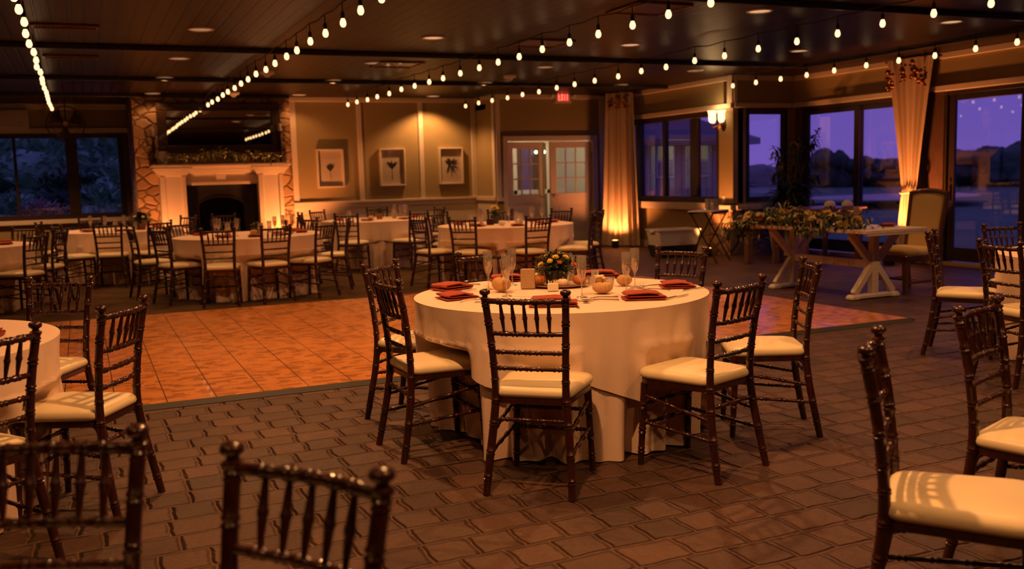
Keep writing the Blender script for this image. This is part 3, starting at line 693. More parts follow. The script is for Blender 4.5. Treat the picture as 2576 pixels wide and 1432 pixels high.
for s in (-1, 1):
    # rear leg and back post in one curved stick with its turned finial
    P = [(s*.196, -.268, 0), (s*.187, -.240, .14), (s*.172, -.212, .30), (s*.161, -.200, .44), (s*.163, -.204, .56), (s*.171, -.222, .72), (s*.181, -.252, .875)]
    def cr(t):
        n = len(P)-1; x = t*n; i = min(int(x), n-1); f = x-i
        a, b, c, d = [Vector(P[max(0, min(n, j))]) for j in (i-1, i, i+1, i+2)]
        return .5*((2*b)+(c-a)*f+(2*a-5*b+4*c-d)*f*f+(3*b-a-3*c+d)*f**3)
    ring = {}
    for q in (.10, .215, .35, .47, .60, .69, .785, .885, .97):
        for d, h in ((-.013, 0), (-.009, 1), (-.005, 1), (-.002, -.3), (.002, -.3), (.005, 1), (.009, 1), (.013, 0)): ring[q+d] = h
    T = sorted(set([i/24 for i in range(25)]) | set(t for t in ring if 0 < t < 1))
    mb = MB().sweep([cr(t) for t in T], [(.0165+.0025*math.sin(PI*min(1, t*1.6)))+ring.get(t, 0)*.003 for t in T], 14)
    top = Vector(P[-1])
    mb.lathe([(.0165, -.002), (.021, .004), (.021, .010), (.012, .016), (.012, .021), (.022, .028), (.0245, .036), (.021, .044), (.011, .049), (.0005, .050)], 16, top)
    mb.build('back_post', M['chair'], chair, True, 50)
    ringed((s*.190, .186, 0), (s*.176, .168, .405), .0145, .0185, (.18, .42, .72), 14).build('leg', M['chair'], chair, True, 50)
def post_at(z):
    for a, b in zip(P, P[1:]):
        if a[2] <= z <= b[2]:
            t = (z-a[2])/(b[2]-a[2]); return abs(a[0]+(b[0]-a[0])*t), a[1]+(b[1]-a[1])*t
    return abs(P[-1][0]), P[-1][1]
def leg_at(z): t = z/.405; return .190+(.176-.190)*t, .186+(.168-.186)*t
for z, r, nodes, bow in ((.872, .0125, (.2, .35, .5, .65, .8), -.026), (.725, .0105, (.2, .35, .5, .65, .8), -.016), (.640, .0095, (.12, .35, .5, .65, .88), -.008), (.566, .0095, (.12, .35, .5, .65, .88), -.006)):
    x, y = post_at(z); ringed((-x, y, z), (x, y, z), r, r, nodes, 12, .0028, 10, (0, bow, 0)).build('back_rail', M['chair'], chair, True, 50)
for k in range(5):
    f = .2+.15*k; xt, yt = post_at(.872); xb, yb = post_at(.725)
    p1 = ((2*f-1)*xt, yt-.026*math.sin(PI*f), .872); p0 = ((2*f-1)*xb, yb-.016*math.sin(PI*f), .725)
    T = [0, .1, .3, .44, .47, .5, .53, .56, .7, .9, 1]; RR = [.0058, .006, .0085, .0098, .0116, .0122, .0116, .0098, .0085, .0065, .006]
    MB().sweep([Vector(p0).lerp(Vector(p1), t) for t in T], RR, 10).build('spindle', M['chair'], chair, True, 50)
for z0, kind in ((.335, 'r'), (.20, 'f'), (.30, 'f')):
    if kind == 'r': x, y = post_at(z0)
    else: x, y = leg_at(z0)
    ringed((-x, y, z0), (x, y, z0), .0085, .0085, (.15, .38, .62, .85), 10, .0028).build('stretcher', M['chair'], chair, True, 50)
for s in (-1, 1):
    for zf, zr in ((.345, .275), (.215, .185)):
        xa, ya = leg_at(zf); xb, yb = post_at(zr)
        ringed((s*xb, yb, zr), (s*xa, ya, zf), .0085, .0085, (.15, .38, .62, .85), 10, .0028).build('stretcher', M['chair'], chair, True, 50)
    xb, yb = post_at(.37)
    MB().sweep([(s*xb, yb+.012, .365), (s*(xb-.002), yb+.022, .395), (s*(xb-.006), yb+.045, .412)], [.007, .008, .007], 8).build('corner_brace', M['chair'], chair, True, 50)
register(chair)
CH_USED = [0]
def place_chair(mx, my, face, label, group=None):
    """mx, my = middle of the top rail, face = compass of the seat direction in degrees"""
    a = rad(face); x, y = mx+.252*math.cos(a), my+.252*math.sin(a); rz = a-PI/2
    if CH_USED[0] == 0:
        CH_USED[0] = 1; chair.location = (x, y, 0); chair.rotation_euler = (0, 0, rz); tag(chair, label, 'chair', group); return chair
    c = dup(chair, (x, y, 0), rz, label)
    if group: c['group'] = group
    elif 'group' in c: del c['group']
    return c

# ------------------------------------------------------------------ round tables with cloths
def hang_r(R, phi, t, nf, amp, seed, flare):
    s = seed
    w = 1.7*abs(math.sin(nf*phi/2*1.0+s+.35*math.sin(3*phi+s)))**.9-1+.45*math.sin((nf*1.62)//1*phi+s*2.3)+.35*math.sin((nf*.48)//1*phi+s*.7)
    return R+.012+flare*t+amp*(t**1.25)*w
def cloth_mesh(name, R, zt, drop, nf, amp, seed, flare, under=None, off=0.0, push=None):
    """drop: function of phi; under: a function radius(phi, z) that the cloth has to clear"""
    mb = MB(); NP = 300
    rows = [0.05, R*.5, R*.9, R*.975]
    vs = []
    for r in rows:
        for i in range(NP):
            ph = 2*PI*i/NP; vs.append((r*math.cos(ph), r*math.sin(ph), zt+off))
    NZ = 24
    for j in range(NZ+1):
        t = j/NZ
        for i in range(NP):
            ph = 2*PI*i/NP; d = drop(ph); z = zt+off-.006-(d-.006)*t
            r = hang_r(R, ph, t*d/.74, nf, amp, seed, flare)+off
            if j == 0: r = R+.004+off
            if under: r = max(r, under(ph, z)+.006+off)
            x, y = r*math.cos(ph), r*math.sin(ph)
            if push:
                x, y = push(x, y, z)
                if under and (x, y) != (r*math.cos(ph), r*math.sin(ph)): x -= .008*math.cos(ph)*-1; y -= .008*math.sin(ph)*-1
            vs.append((x, y, z))
    k = len(rows)+NZ+1
    mb.add(vs, [(a*NP+i, a*NP+(i+1) % NP, (a+1)*NP+(i+1) % NP, (a+1)*NP+i) for a in range(k-1) for i in range(NP)])
    vs0 = len(mb.v); mb.v.append((0, 0, zt+off)); mb.f += [(vs0, i, (i+1) % NP) for i in range(NP)]
    return mb.mesh(name, M['cloth'], True, 75)
ZT = .756
def make_table(label_where, cx, cy, R, rot, seed, topper, push):
    t = thing('banquet_table', 'round banquet table hidden under white cloths %s' % label_where, 'table', (cx, cy, 0), 0, 'round banquet tables')
    MB().lathe([(R-.012, ZT-.03), (R-.004, ZT-.026), (R-.004, ZT-.008), (R-.012, ZT-.004)], 64).build('tabletop', M['brown_wood'], t)
    for k in range(4):
        a = PI/4+k*PI/2
        MB().sweep([(.5*math.cos(a), .5*math.sin(a), 0), (.46*math.cos(a), .46*math.sin(a), .72)], .016, 10).build('leg', M['black'], t)
    un = lambda ph: .748+.004*math.sin(7*ph+seed)
    flare = -.075; nf = 22; amp = .055
    ume = cloth_mesh('floor_length_cloth', R, ZT, un, nf, amp, seed, flare, None, .001, push)
    o = bpy.data.objects.new('floor_length_tablecloth', ume); COL.objects.link(o); o.location = (cx, cy, 0)
    tag(o, 'white floor-length tablecloth falling in folds %s' % label_where, 'tablecloth', 'white floor-length tablecloths')
    def ur(ph, z):
        tt = max(0, min(1, (ZT-z)/.748)); return hang_r(R, ph, tt*.748/.74, nf, amp, seed, flare)+.001
    tm = cloth_mesh('topper', R, ZT, topper, 14, .085, seed+2.1, -.03, ur, .006, push)
    o = bpy.data.objects.new('table_topper', tm); COL.objects.link(o); o.location = (cx, cy, 0)
    tag(o, 'white square topper cloth hanging in points %s' % label_where, 'table topper', 'white topper cloths')
def square_drop(rot, lo, hi, p=1.6):
    return lambda ph: lo+(hi-lo)*abs(math.sin(2*(ph-rot)))**p*(1 if True else 0)
def tri_drop(pts, base):
    """base drop with pointed dips: (angle deg, depth, half width deg)"""
    def f(ph):
        d = base
        for a, dep, hw in pts:
            x = abs((ph*180/PI-a+180) % 360-180)
            if x < hw: d = max(d, base+(dep-base)*(1-x/hw)**1.15)
        return d
    return f
TABLES = {
 'T1': (2.40, 4.73, .79, 'at the central table with the yellow mums'),
 'T2': (5.25, 11.95, .90, 'at the table in front of the french doors'),
 'T3': (4.42, 15.35, .88, 'at the table below the framed prints'),
 'T4': (1.90, 12.45, .90, 'at the table in front of the fireplace'),
 'T5': (.50, 15.65, .88, 'at the fern table by the far window'),
 'T6': (-1.48, 12.95, .90, 'at the fan table cut by the left edge'),
 'T7': (-1.03, 4.80, .87, 'at the near table cut by the left edge'),
 'T8': (6.72, 4.30, .87, 'at the table cut by the right edge'),
}
TP = {'T1': tri_drop([(-128, .45, 40), (-82, .50, 48), (60, .5, 40), (150, .48, 40)], .27), 'T2': tri_drop([(-58, .52, 40), (-10, .40, 30), (120, .5, 45), (200, .5, 45)], .27),
      'T3': tri_drop([(-150, .5, 45), (-55, .48, 45), (40, .5, 45), (130, .5, 45)], .30), 'T4': tri_drop([(-140, .60, 30), (-45, .35, 40), (20, .5, 40), (100, .5, 45)], .27),
      'T5': tri_drop([(-75, .45, 50), (20, .5, 45), (110, .5, 45), (200, .5, 45)], .26), 'T6': tri_drop([(-40, .34, 50), (60, .5, 45), (150, .5, 45), (240, .5, 45)], .27),
      'T7': tri_drop([(18, .42, 40), (-80, .5, 45), (110, .5, 45), (200, .5, 45)], .27), 'T8': tri_drop([(150, .5, 45), (240, .48, 45), (60, .5, 45), (-30, .5, 45)], .27)}

CHAIRS = [
 # central table
 (1.71, 3.71, 49, 'dark chiavari chair with its back to the camera at the front of the central table', 'T1'),
 (2.71, 3.53, 109, 'dark chiavari chair with a barred seat shadow, right of the central table\'s front chair', 'T1'),
 (3.54, 4.01, 151, 'dark chiavari chair side on at the right of the central table by the dance floor', 'T1'),
 (1.38, 4.66, 2, 'dark chiavari chair showing its curved top rail at the left of the central table', 'T1'),
 (1.61, 5.55, -48, 'dark chiavari chair behind the curved-rail one at the left of the central table', 'T1'),
 (2.41, 5.86, -90, 'dark chiavari chair on the central table\'s far side behind the left champagne flutes', 'T1'),
 (3.58, 5.28, -156, 'dark chiavari chair on the central table\'s far right, below the storage bin', 'T1'),
 # near left
 (-.15, 5.87, -121, 'dark chiavari chair facing the camera at the near left table by the dance floor', 'T7'),
 (.13, 4.43, 150, 'dark chiavari chair with a wide ivory seat by the dance floor’s near left end', 'T7'),
 (-.33, 3.80, 130, 'dark chiavari chair half cut by the left edge at the near left table', 'T7'),
 (-.095, 2.15, -114, 'blurred dark chiavari chair back crossing the bottom left corner', None),
 (.33, 1.69, -145, 'blurred dark chiavari chair back standing alone at the bottom of the picture', None),
 # right
 (5.81, 5.27, -55, 'dark chiavari chair seen side on at the left of the right-edge table', 'T8'),
 (5.30, 4.27, -11, 'dark chiavari chair with its back to the camera at the right-edge table', 'T8'),
 (6.85, 5.50, -97, 'dark chiavari chair before the last glass door at the right-edge table', 'T8'),
 (2.91, 2.42, -70, 'dark chiavari chair cut by the right edge, only its left post and seat corner showing', None),
 (2.07, 2.08, -50, 'large dark chiavari chair in the bottom right corner with a barred ivory seat', None),
 # in front of the fireplace
 (1.37, 11.22, 78, 'dark chiavari chair with its back to us, left of two before the fireplace table', 'T4'),
 (2.03, 11.25, 105, 'dark chiavari chair with its back to us, right of two before the fireplace table', 'T4'),
 (2.66, 11.45, 130, 'dark chiavari chair facing left at the right front of the fireplace table', 'T4'),
 (3.16, 12.28, 163, 'dark chiavari chair seen almost side on at the right of the fireplace table', 'T4'),
 (2.82, 13.22, -146, 'dark chiavari chair facing the camera at the far right of the fireplace table', 'T4'),
 (1.78, 13.66, -88, 'dark chiavari chair facing us behind the fireplace table before the dark firebox', 'T4'),
 (1.16, 13.42, -60, 'dark chiavari chair facing the camera at the far left of the fireplace table', 'T4'),
 (.79, 11.95, 25, 'dark chiavari chair turned right at the left front of the fireplace table', 'T4'),
 (.52, 12.80, 10, 'dark chiavari chair seen edge on at the left of the fireplace table', 'T4'),
 # by the far window
 (.29, 14.35, 80, 'dark chiavari chair with its back to us in front of the fern table', 'T5'),
 (.98, 14.42, 118, 'dark chiavari chair at the right front of the fern table', 'T5'),
 (-.36, 14.55, 22, 'dark chiavari chair seen edge on at the left front of the fern table', 'T5'),
 (-.62, 15.95, -10, 'dark chiavari chair at the far left of the fern table under the window', 'T5'),
 (.10, 16.85, -72, 'dark chiavari chair facing the camera behind the fern table', 'T5'),
 (1.55, 16.30, -145, 'dark chiavari chair facing the camera beside the glowing left mantel column', 'T5'),
 (2.12, 16.45, -100, 'dark chiavari chair set alone before the black firebox', None),
 (-.50, 12.02, 142, 'dark chiavari chair facing left at the fan table, nearest the camera', 'T6'),
 (-.27, 12.95, 156, 'dark chiavari chair just behind the nearest one at the fan table', 'T6'),
 (-.72, 14.15, -125, 'dark chiavari chair at the far side of the fan table', 'T6'),
 # below the prints
 (3.62, 14.22, 55, 'dark chiavari chair with its back to us at the left front of the prints table', 'T3'),
 (4.72, 14.05, 112, 'dark chiavari chair at the right front of the prints table', 'T3'),
 (5.60, 15.55, -172, 'dark chiavari chair facing left at the right end of the prints table', 'T3'),
 (4.80, 16.62, -107, 'dark chiavari chair behind the herb pot of the prints table by the wainscot', 'T3'),
 (3.68, 16.45, -55, 'dark chiavari chair facing the camera at the far left of the prints table', 'T3'),
 (3.18, 15.45, -2, 'dark chiavari chair seen edge on at the left end of the prints table', 'T3'),
 # in front of the french doors
 (4.31, 11.16, 43, 'dark chiavari chair with its back to us, left front of the french door table', 'T2'),
 (3.93, 11.75, 15, 'dark chiavari chair turned right at the left end of the french door table', 'T2'),
 (5.15, 10.70, 97, 'dark chiavari chair with its back to us, right front of the french door table', 'T2'),
 (6.02, 10.86, 145, 'dark chiavari chair seen edge on at the right of the french door table', 'T2'),
 (6.50, 11.55, 165, 'dark chiavari chair behind the edge-on one at the right of the french door table', 'T2'),
 (6.45, 12.62, -152, 'dark chiavari chair facing the camera before the right french door', 'T2'),
 (5.72, 13.22, -110, 'dark chiavari chair behind the yellow bloom of the french door table', 'T2'),
 (4.72, 13.20, -70, 'dark chiavari chair at the far left of the french door table before the wall corner', 'T2'),
]
GN = {'T1': 'chairs around the central table', 'T2': 'chairs around the french door table', 'T3': 'chairs around the prints table', 'T4': 'chairs around the fireplace table', 'T5': 'chairs around the fern table', 'T6': 'chairs around the table under the fan', 'T7': 'chairs around the near left table', 'T8': 'chairs around the right-edge table'}
def sm(a, b, x): t = max(0, min(1, (x-a)/(b-a))); return t*t*(3-2*t)
def tuck(T):
    """cloth gives way where a seat is pushed in under it"""
    cx, cy = TABLES[T][:2]; seats = []
    for mx, my, face, lab, t in CHAIRS:
        if t == T: a = rad(face); seats.append((mx+.252*math.cos(a)-cx, my+.252*math.sin(a)-cy, math.cos(a), math.sin(a)))
    def f(x, y, z):
        if z > .60: return x, y
        for sx_, sy_, ca, sa in seats:
            fy = (x-sx_)*ca+(y-sy_)*sa; fx = (x-sx_)*sa-(y-sy_)*ca
            if fy > -.35 and abs(fx) < .41:
                lim = .232*(1-.10*min(1, (fx/.21)**2))-.034*abs(math.sin(fx*17+sx_*5))*(1-.7*sm(.3, .5, z))
                if fy < lim:
                    w = (1-sm(.235, .34, abs(fx)))*(1-sm(.48, .58, z)); d = (lim-fy)*w; x += ca*d; y += sa*d
        return x, y
    return f
for i, (k, (x, y, R, w)) in enumerate(TABLES.items()): make_table(w, x, y, R, 0, 1.3+i*.9, TP[k], tuck(k))
for x, y, f, lab, t in CHAIRS: place_chair(x, y, f, lab, GN.get(t, 'chairs of the tables out of the picture'))

# ------------------------------------------------------------------ tableware
ZC = ZT+.0085
def make_flute(loc, label, group=None, fill=True):
    f = thing('champagne_flute', label, 'champagne flute', loc, 0, group)
    MB().lathe([(.030, 0), (.0305, .0015), (.012, .005), (.0045, .010), (.0038, .03), (.0042, .072), (.007, .084), (.0155, .100), (.0225, .125), (.0262, .155), (.0268, .185), (.0252, .222), (.0243, .222), (.0258, .185), (.0252, .155), (.0215, .126), (.0145, .102), (.0005, .094)], 24, cap=False).build('glass_body', M['glass'], f, True, 80)
    if fill:
        MB().lathe([(.0005, .0955), (.0140, .103), (.0210, .127), (.0246, .155), (.0248, .160), (.0005, .160)], 20, cap=False).build('champagne', M['champagne'], f, True, 50)
    register(f); return f
FL0 = make_flute((2.10, 5.05, ZC), 'champagne flute farthest left on the central table', 'champagne flutes on the central table')
for (x, y), lab in zip(((2.06, 4.70), (2.30, 5.16), (2.37, 4.42), (2.66, 4.45), (2.83, 4.64)), ('short looking champagne flute in front of the left pair on the central table', 'champagne flute behind the left pair on the central table', 'champagne flute right of the yellow mums on the central table', 'nearer champagne flute of the right pair on the central table', 'farther champagne flute of the right pair on the central table')):
    dup(FL0, (x, y, ZC), 0, lab)
def sheet(path, w, t, wav=0.0, seed=0):
    """cloth strip with thickness: path in (x, z), swept along y"""
    mb = MB(); n = len(path); vs = []; NY = 9
    for j in range(NY):
        v = j/(NY-1); y = (v-.5)*w
        up = []; dn = []
        for i, (x, z) in enumerate(path):
            a = path[max(0, i-1)]; b = path[min(n-1, i+1)]; d = Vector((b[0]-a[0], b[1]-a[1])); d.normalize()
            ww = wav*math.sin(6*v+i*.9+seed)
            up.append((x-d.y*t/2+ww, y+.006*math.sin(i*1.7+seed), z+d.x*t/2+abs(ww)*.3)); dn.append((x+d.y*t/2+ww, y+.006*math.sin(i*1.7+seed), z-d.x*t/2+abs(ww)*.3))
        vs += up+dn[::-1]
    m = 2*n
    fs = [(j*m+i, j*m+(i+1) % m, (j+1)*m+(i+1) % m, (j+1)*m+i) for j in range(NY-1) for i in range(m)]
    fs += [tuple(reversed(range(m))), tuple(range((NY-1)*m, NY*m))]
    return mb.add(vs, fs)
def fold_path(L_, h):
    P = [(-L_/2, .004), (-.02, .003), (L_/2-.012, .004)]
    for k in range(1, 6): P.append((L_/2-.012+.011*math.sin(PI*k/6), .004+(h/2-.004)*(1-math.cos(PI*k/6))/2))
    P += [(L_/2-.014, h/2), (0, h/2+.002), (-L_/2+.02, h/2+.002)]
    for k in range(1, 6): P.append((-L_/2+.02-.010*math.sin(PI*k/6), h/2+.002+(h/2-.002)*(1-math.cos(PI*k/6))/2))
    P += [(-L_/2+.024, h), (.01, h+.004), (L_/2-.03, h-.002)]
    return P
nap_meshes = [sheet(fold_path(.20, .030), .125, .0055, .002, 1).mesh('napkin', M['napkin'], True, 45), sheet(fold_path(.17, .024), .15, .005, .003, 4).mesh('napkin', M['napkin'], True, 45), sheet(fold_path(.22, .036), .12, .006, .002, 2.4).mesh('napkin', M['napkin'], True, 45)]
def napkin(x, y, rz, label, k=0, group=None, sc=1, z=None):
    o = bpy.data.objects.new('folded_napkin', nap_meshes[k % 3]); COL.objects.link(o); o.location = (x, y, z if z else ZC+.001); o.rotation_euler = (0, 0, rz); o.scale = (sc, sc, sc)
    return tag(o, label, 'napkin', group)
GNAP = 'terracotta napkins on the central table'
for i, (x, y, a, lab) in enumerate(((1.93, 5.20, 20, 'folded terracotta napkin at the far left setting of the central table'), (1.80, 4.78, 5, 'folded terracotta napkin at the near left setting of the central table'), (2.10, 4.22, -28, 'terracotta napkin glimpsed through the back of the front chair'),
        (2.60, 4.18, -22, 'folded terracotta napkin right of the front chair on the central table'), (3.02, 4.50, -25, 'folded terracotta napkin at the right edge of the central table'), (2.92, 5.20, -20, 'terracotta napkin on the far side of the central table, right of the mums'), (2.38, 5.40, -15, 'terracotta napkin on the far side of the central table, behind the left flutes'))):
    napkin(x, y, rad(a), lab, i, GNAP, 1.08)
def fork_mb():
    mb = MB().sweep([(0, -.095, .003), (0, -.06, .0045), (0, 0, .007), (0, .035, .0045)], [.0045, .0038, .003, .004], 8, ell=.55)
    mb.box((0, .046, .004), (.019, .022, .0025), bev=.001)
    for k in range(4): mb.sweep([((k-1.5)*.0056, .055, .004), ((k-1.5)*.0056, .078, .0055), ((k-1.5)*.0056, .10, .0045)], [.0016, .0014, .0008], 6)
    return mb
def knife_mb(): return MB().sweep([(0, -.11, .004), (0, -.03, .0045), (0, .0, .004)], [.0052, .0048, .004], 8, ell=.6).prism([(-.004, 0), (.006, 0), (.009, .06), (.004, .115), (-.004, .12)], .0028, .0045)
fork_me = fork_mb().mesh('fork', M['steel']); knife_me = knife_mb().mesh('knife', M['steel'])
spoon_me = MB().sweep([(0, -.085, .003), (0, 0, .006), (0, .04, .004)], [.004, .003, .0028], 8, ell=.55).ball((0, .065, .0055), .02, 12, 7, (.75, 1.25, .22)).mesh('spoon', M['steel'])
def cut(me, nm, x, y, a, lab):
    o = bpy.data.objects.new(nm, me); COL.objects.link(o); o.location = (x, y, ZC); o.rotation_euler = (0, 0, rad(a)); tag(o, lab, nm, 'cutlery on the central table')
for nm, me, x, y, a, lab in (('knife', knife_me, 1.93, 5.05, -70, 'steel knife below the far left napkin'), ('fork', fork_me, 1.84, 4.66, -62, 'steel fork below the near left napkin'), ('knife', knife_me, 1.92, 4.58, -75, 'steel knife running from the near left napkin toward the front chair'),
        ('fork', fork_me, 2.38, 4.24, 60, 'steel fork left of the right-hand front napkin, nearer of two'), ('fork', fork_me, 2.43, 4.33, 72, 'steel fork left of the right-hand front napkin, farther of two'), ('knife', knife_me, 2.77, 4.13, -65, 'steel knife right of the right-hand front napkin'),
        ('spoon', spoon_me, 2.26, 4.28, -155, 'steel spoon in front of the flute beside the mums'), ('knife', knife_me, 2.20, 4.17, 160, 'steel knife beside the right post of the front chair'), ('knife', knife_me, 3.05, 4.37, -70, 'steel knife in front of the napkin at the right edge'),
        ('fork', fork_me, 2.84, 4.46, 40, 'steel fork left of the napkin at the right edge'), ('spoon', spoon_me, 2.92, 4.62, 100, 'steel spoon behind the napkin at the right edge'), ('fork', fork_me, 2.06, 5.33, 70, 'steel fork right of the far left napkin')):
    cut(me, nm, x, y, a, lab)
def pumpkin(x, y, z, r, mat, label, sq=.72, rz=0, grp=None, ribs=9):
    p = thing('mini_pumpkin', label, 'pumpkin', (x, y, z), rz, grp)
    def fn(u, v):
        e = -PI/2+PI*v; rr = r*math.cos(e)*(1-.10*abs(math.cos(ribs*PI*u))**3); dip = .16*r*math.exp(-(math.cos(e)/.30)**2)
        return (rr*math.cos(2*PI*u), rr*math.sin(2*PI*u), r*sq+math.sin(e)*r*sq-(dip if v > .5 else -dip*.3))
    MB().grid(fn, ribs*8, 15, True).build('flesh', mat, p, True, 70)
    MB().sweep([(0, 0, r*sq*1.7), (.004, 0, r*sq*2.05), (r*.22, .002, r*sq*2.35)], [.007, .005, .006], 7).build('stem', M['stem'], p)
    register(p); return p
# flat platter in the middle with its pumpkins and the mum pot
pl = thing('oval_platter', 'oval pale platter of pumpkins under the yellow mums', 'platter', (2.49, 4.92, ZC), rad(-27))
mb = MB(); mb.grid(lambda u, v: (.175*(.55+.45*v)*math.cos(2*PI*u), .12*(.55+.45*v)*math.sin(2*PI*u), .002+.016*v**2), 48, 6, True); mb.grid(lambda u, v: (.175*(1-.45*v)*math.cos(2*PI*u), .12*(1-.45*v)*math.sin(2*PI*u), .021-.015*math.sin(v*PI/2)), 48, 6, True)
mb.lathe([(.001, .0055), (.55*.175, .0058)], 48); mb.build('dish', M['pale_wood'], pl, True, 60)
PZ = ZC+.0085
pumpkin(2.385, 4.975, PZ+.004, .043, M['pumpkin'], 'small orange pumpkin at the left end of the platter')
pumpkin(2.585, 4.845, PZ+.004, .042, M['pumpkin'], 'small orange pumpkin at the right end of the platter')
pumpkin(2.475, 4.85, PZ+.002, .032, M['pumpkin_white'], 'small white pumpkin at the front of the platter')
pumpkin(2.41, 5.035, PZ+.004, .030, M['pumpkin_white'], 'tiny white gourd standing behind the left orange pumpkin', 1.15)
pumpkin(2.12, 4.91, ZC, .056, M['pumpkin_tan'], 'tan ribbed gourd by the left champagne flutes', .78)
pumpkin(2.54, 4.50, ZC, .056, M['pumpkin_tan'], 'flat tan gourd in front of the right champagne flutes', .58, 1, None, 14)
pumpkin(2.82, 4.74, ZC, .046, M['pumpkin_tan'], 'tan gourd behind the right pair of champagne flutes', .72)
def petals(mb, c, r, n, rr, up=(0, 0, 1), lay=2):
    """one many-petalled bloom"""
    up = Vector(up).normalized(); a = up.orthogonal().normalized(); b = up.cross(a)
    for l in range(lay):
        for k in range(n):
            th = 2*PI*(k+.5*l)/n; el = .25+.45*l
            d = (a*math.cos(th)+b*math.sin(th))*math.cos(el)+up*math.sin(el)
            mb.leaf(Vector(c)+d*r*.12, d, up, r*(1-.18*l), r*.5, .15, 2)
    mb.ball(Vector(c)+up*r*.12, r*.32, 7, 5)
def mum_pot(name, label, loc, pr, ph, R, seed, nb, mats=('yellow',), pot='pot_dark', flat=.75, leafn=240):
    t = thing(name, label, 'flower arrangement', loc); r = random.Random(seed)
    MB().lathe([(pr*.78, 0), (pr*.84, .004), (pr, ph-.012), (pr*1.06, ph-.010), (pr*1.06, ph), (pr*.95, ph), (pr*.9, ph-.02), (.001, ph-.02)], 24, cap=False).build('pot', M[pot], t, True, 40)
    fo = MB(); stm = MB()
    for k in range(leafn):
        a = r.uniform(0, 2*PI); e = r.uniform(-.05, 1.5); d = Vector((math.cos(a)*math.cos(e), math.sin(a)*math.cos(e), math.sin(e)*flat))
        p = Vector((0, 0, ph))+d*R*r.uniform(.25, .92)
        fo.leaf(p, d+Vector((r.uniform(-.7, .7), r.uniform(-.7, .7), r.uniform(-.3, .6))), (0, 0, 1), R*r.uniform(.22, .36), R*.13, .3, 2)
    for k in range(26):
        a = r.uniform(0, 2*PI); e = r.uniform(.3, 1.5); d = Vector((math.cos(a)*math.cos(e), math.sin(a)*math.cos(e), math.sin(e)*flat)); stm.sweep([(0, 0, ph-.015), Vector((0, 0, ph))+d*R*.5, Vector((0, 0, ph))+d*R*.9], .0018, 5)
    fo.build('foliage', M['leaf'], t, True, 60); stm.build('stems', M['stem'], t)
    for mi, mname in enumerate(mats):
        for k in range(nb):
            if k % len(mats) != mi: continue
            a = k*2.4+seed; e = r.uniform(.35, 1.45); d = Vector((math.cos(a)*math.cos(e), math.sin(a)*math.cos(e), math.sin(e)*flat)); c = Vector((0, 0, ph))+d*R*r.uniform(.86, 1.02)
            b = MB(); petals(b, c, max(.012, R*r.uniform(.11, .17)), 10, 0, d+Vector((0, 0, .4))); b.build('bloom', M[mname], t, True, 70)
    register(t); return t
mum_pot('mum_centrepiece', 'low dark pot of yellow mums in the middle of the central table', (2.505, 4.985, PZ), .070, .085, .132, 5, 21, ('yellow', 'yellow', 'rust_petal'), leafn=560)
o = MB().box((0, 0, .058), (.082, .034, .115), bev=.004).build('wooden_block', M['burlap'], None, loc=(2.30, 4.94, ZC), rz=rad(-32)); tag(o, 'upright pale wooden block left of the mums', 'table sign')
# small things on the central table
def cupg(name, label, x, y, r, h, grp=None, mat='glass', z=None, content=None, cat='glass'):
    t = thing(name, label, cat, (x, y, z or ZC), 0, grp)
    MB().lathe([(r*.72, 0), (r*.8, .002), (r, h), (r*.93, h), (r*.74, .006), (.0005, .006)], 20, cap=False).build('glass_body', M[mat], t, True, 60)
    if content: MB().lathe([(.0005, .0075), (r*.74, .0075), (r*.84, h*.55), (.0005, h*.55)], 18, cap=False).build('contents', M[content], t, True, 50)
    register(t); return t
cupg('glass_tumbler', 'small clear tumbler beside the butter dish', 2.69, 4.90, .026, .05)
cupg('glass_tumbler', 'clear tumbler behind the butter dish', 2.84, 5.12, .028, .062)
cupg('glass_tumbler', 'clear tumbler beside the tan gourd behind the right flutes', 2.76, 4.80, .028, .05)
TG0 = cupg('water_glass', 'tall water glass half hidden behind the yellow mums', 2.72, 5.22, .033, .15, None, 'glass', None, 'water')
b_ = thing('butter_dish', 'round dish heaped with pale butter curls', 'dish', (2.80, 5.0, ZC))
MB().lathe([(.038, 0), (.058, .022), (.060, .026), (.055, .025), (.036, .006), (.0005, .006)], 28, cap=False).build('dish', M['pumpkin_tan'], b_, True, 50)
mb = MB(); rr = random.Random(3)
for k in range(16): mb.ball((rr.uniform(-.028, .028), rr.uniform(-.028, .028), rr.uniform(.018, .036)), .013, 8, 5, (1.3, .9, .6))
mb.build('butter', M['cream_petal'], b_)
for k, (x, y) in enumerate(((2.66, 5.10),)):
    s_ = thing('salt_shaker', 'glass shaker with a pale lid right of the mums', 'shaker', (x, y, ZC))
    MB().lathe([(.018, 0), (.02, .003), (.014, .05), (.016, .075), (.0005, .075)], 16, cap=False).build('glass_body', M['glass'], s_, True, 50); MB().lathe([(.0165, .076), (.0165, .09), (.010, .097), (.0005, .098)], 16).build('lid', M['steel'], s_)
    MB().lathe([(.0005, .004), (.016, .004), (.0125, .045), (.0005, .045)], 14, cap=False).build('salt', M['paper'], s_)
cd = thing('candle_box', 'small square cream candle box at the front of the platter', 'candle', (2.37, 4.76, ZC), rad(-24))
MB().box((0, 0, .022), (.06, .045, .044), bev=.004).build('box', M['paper'], cd); mb = MB()
for k in range(14): mb.leaf((rr.uniform(-.025, .025), rr.uniform(-.018, .018), .043), (rr.uniform(-.5, .5), rr.uniform(-.5, .5), 1), (0, 1, 0), .022, .004, .3, 2)
mb.build('straw_filling', M['cream_petal'], cd)
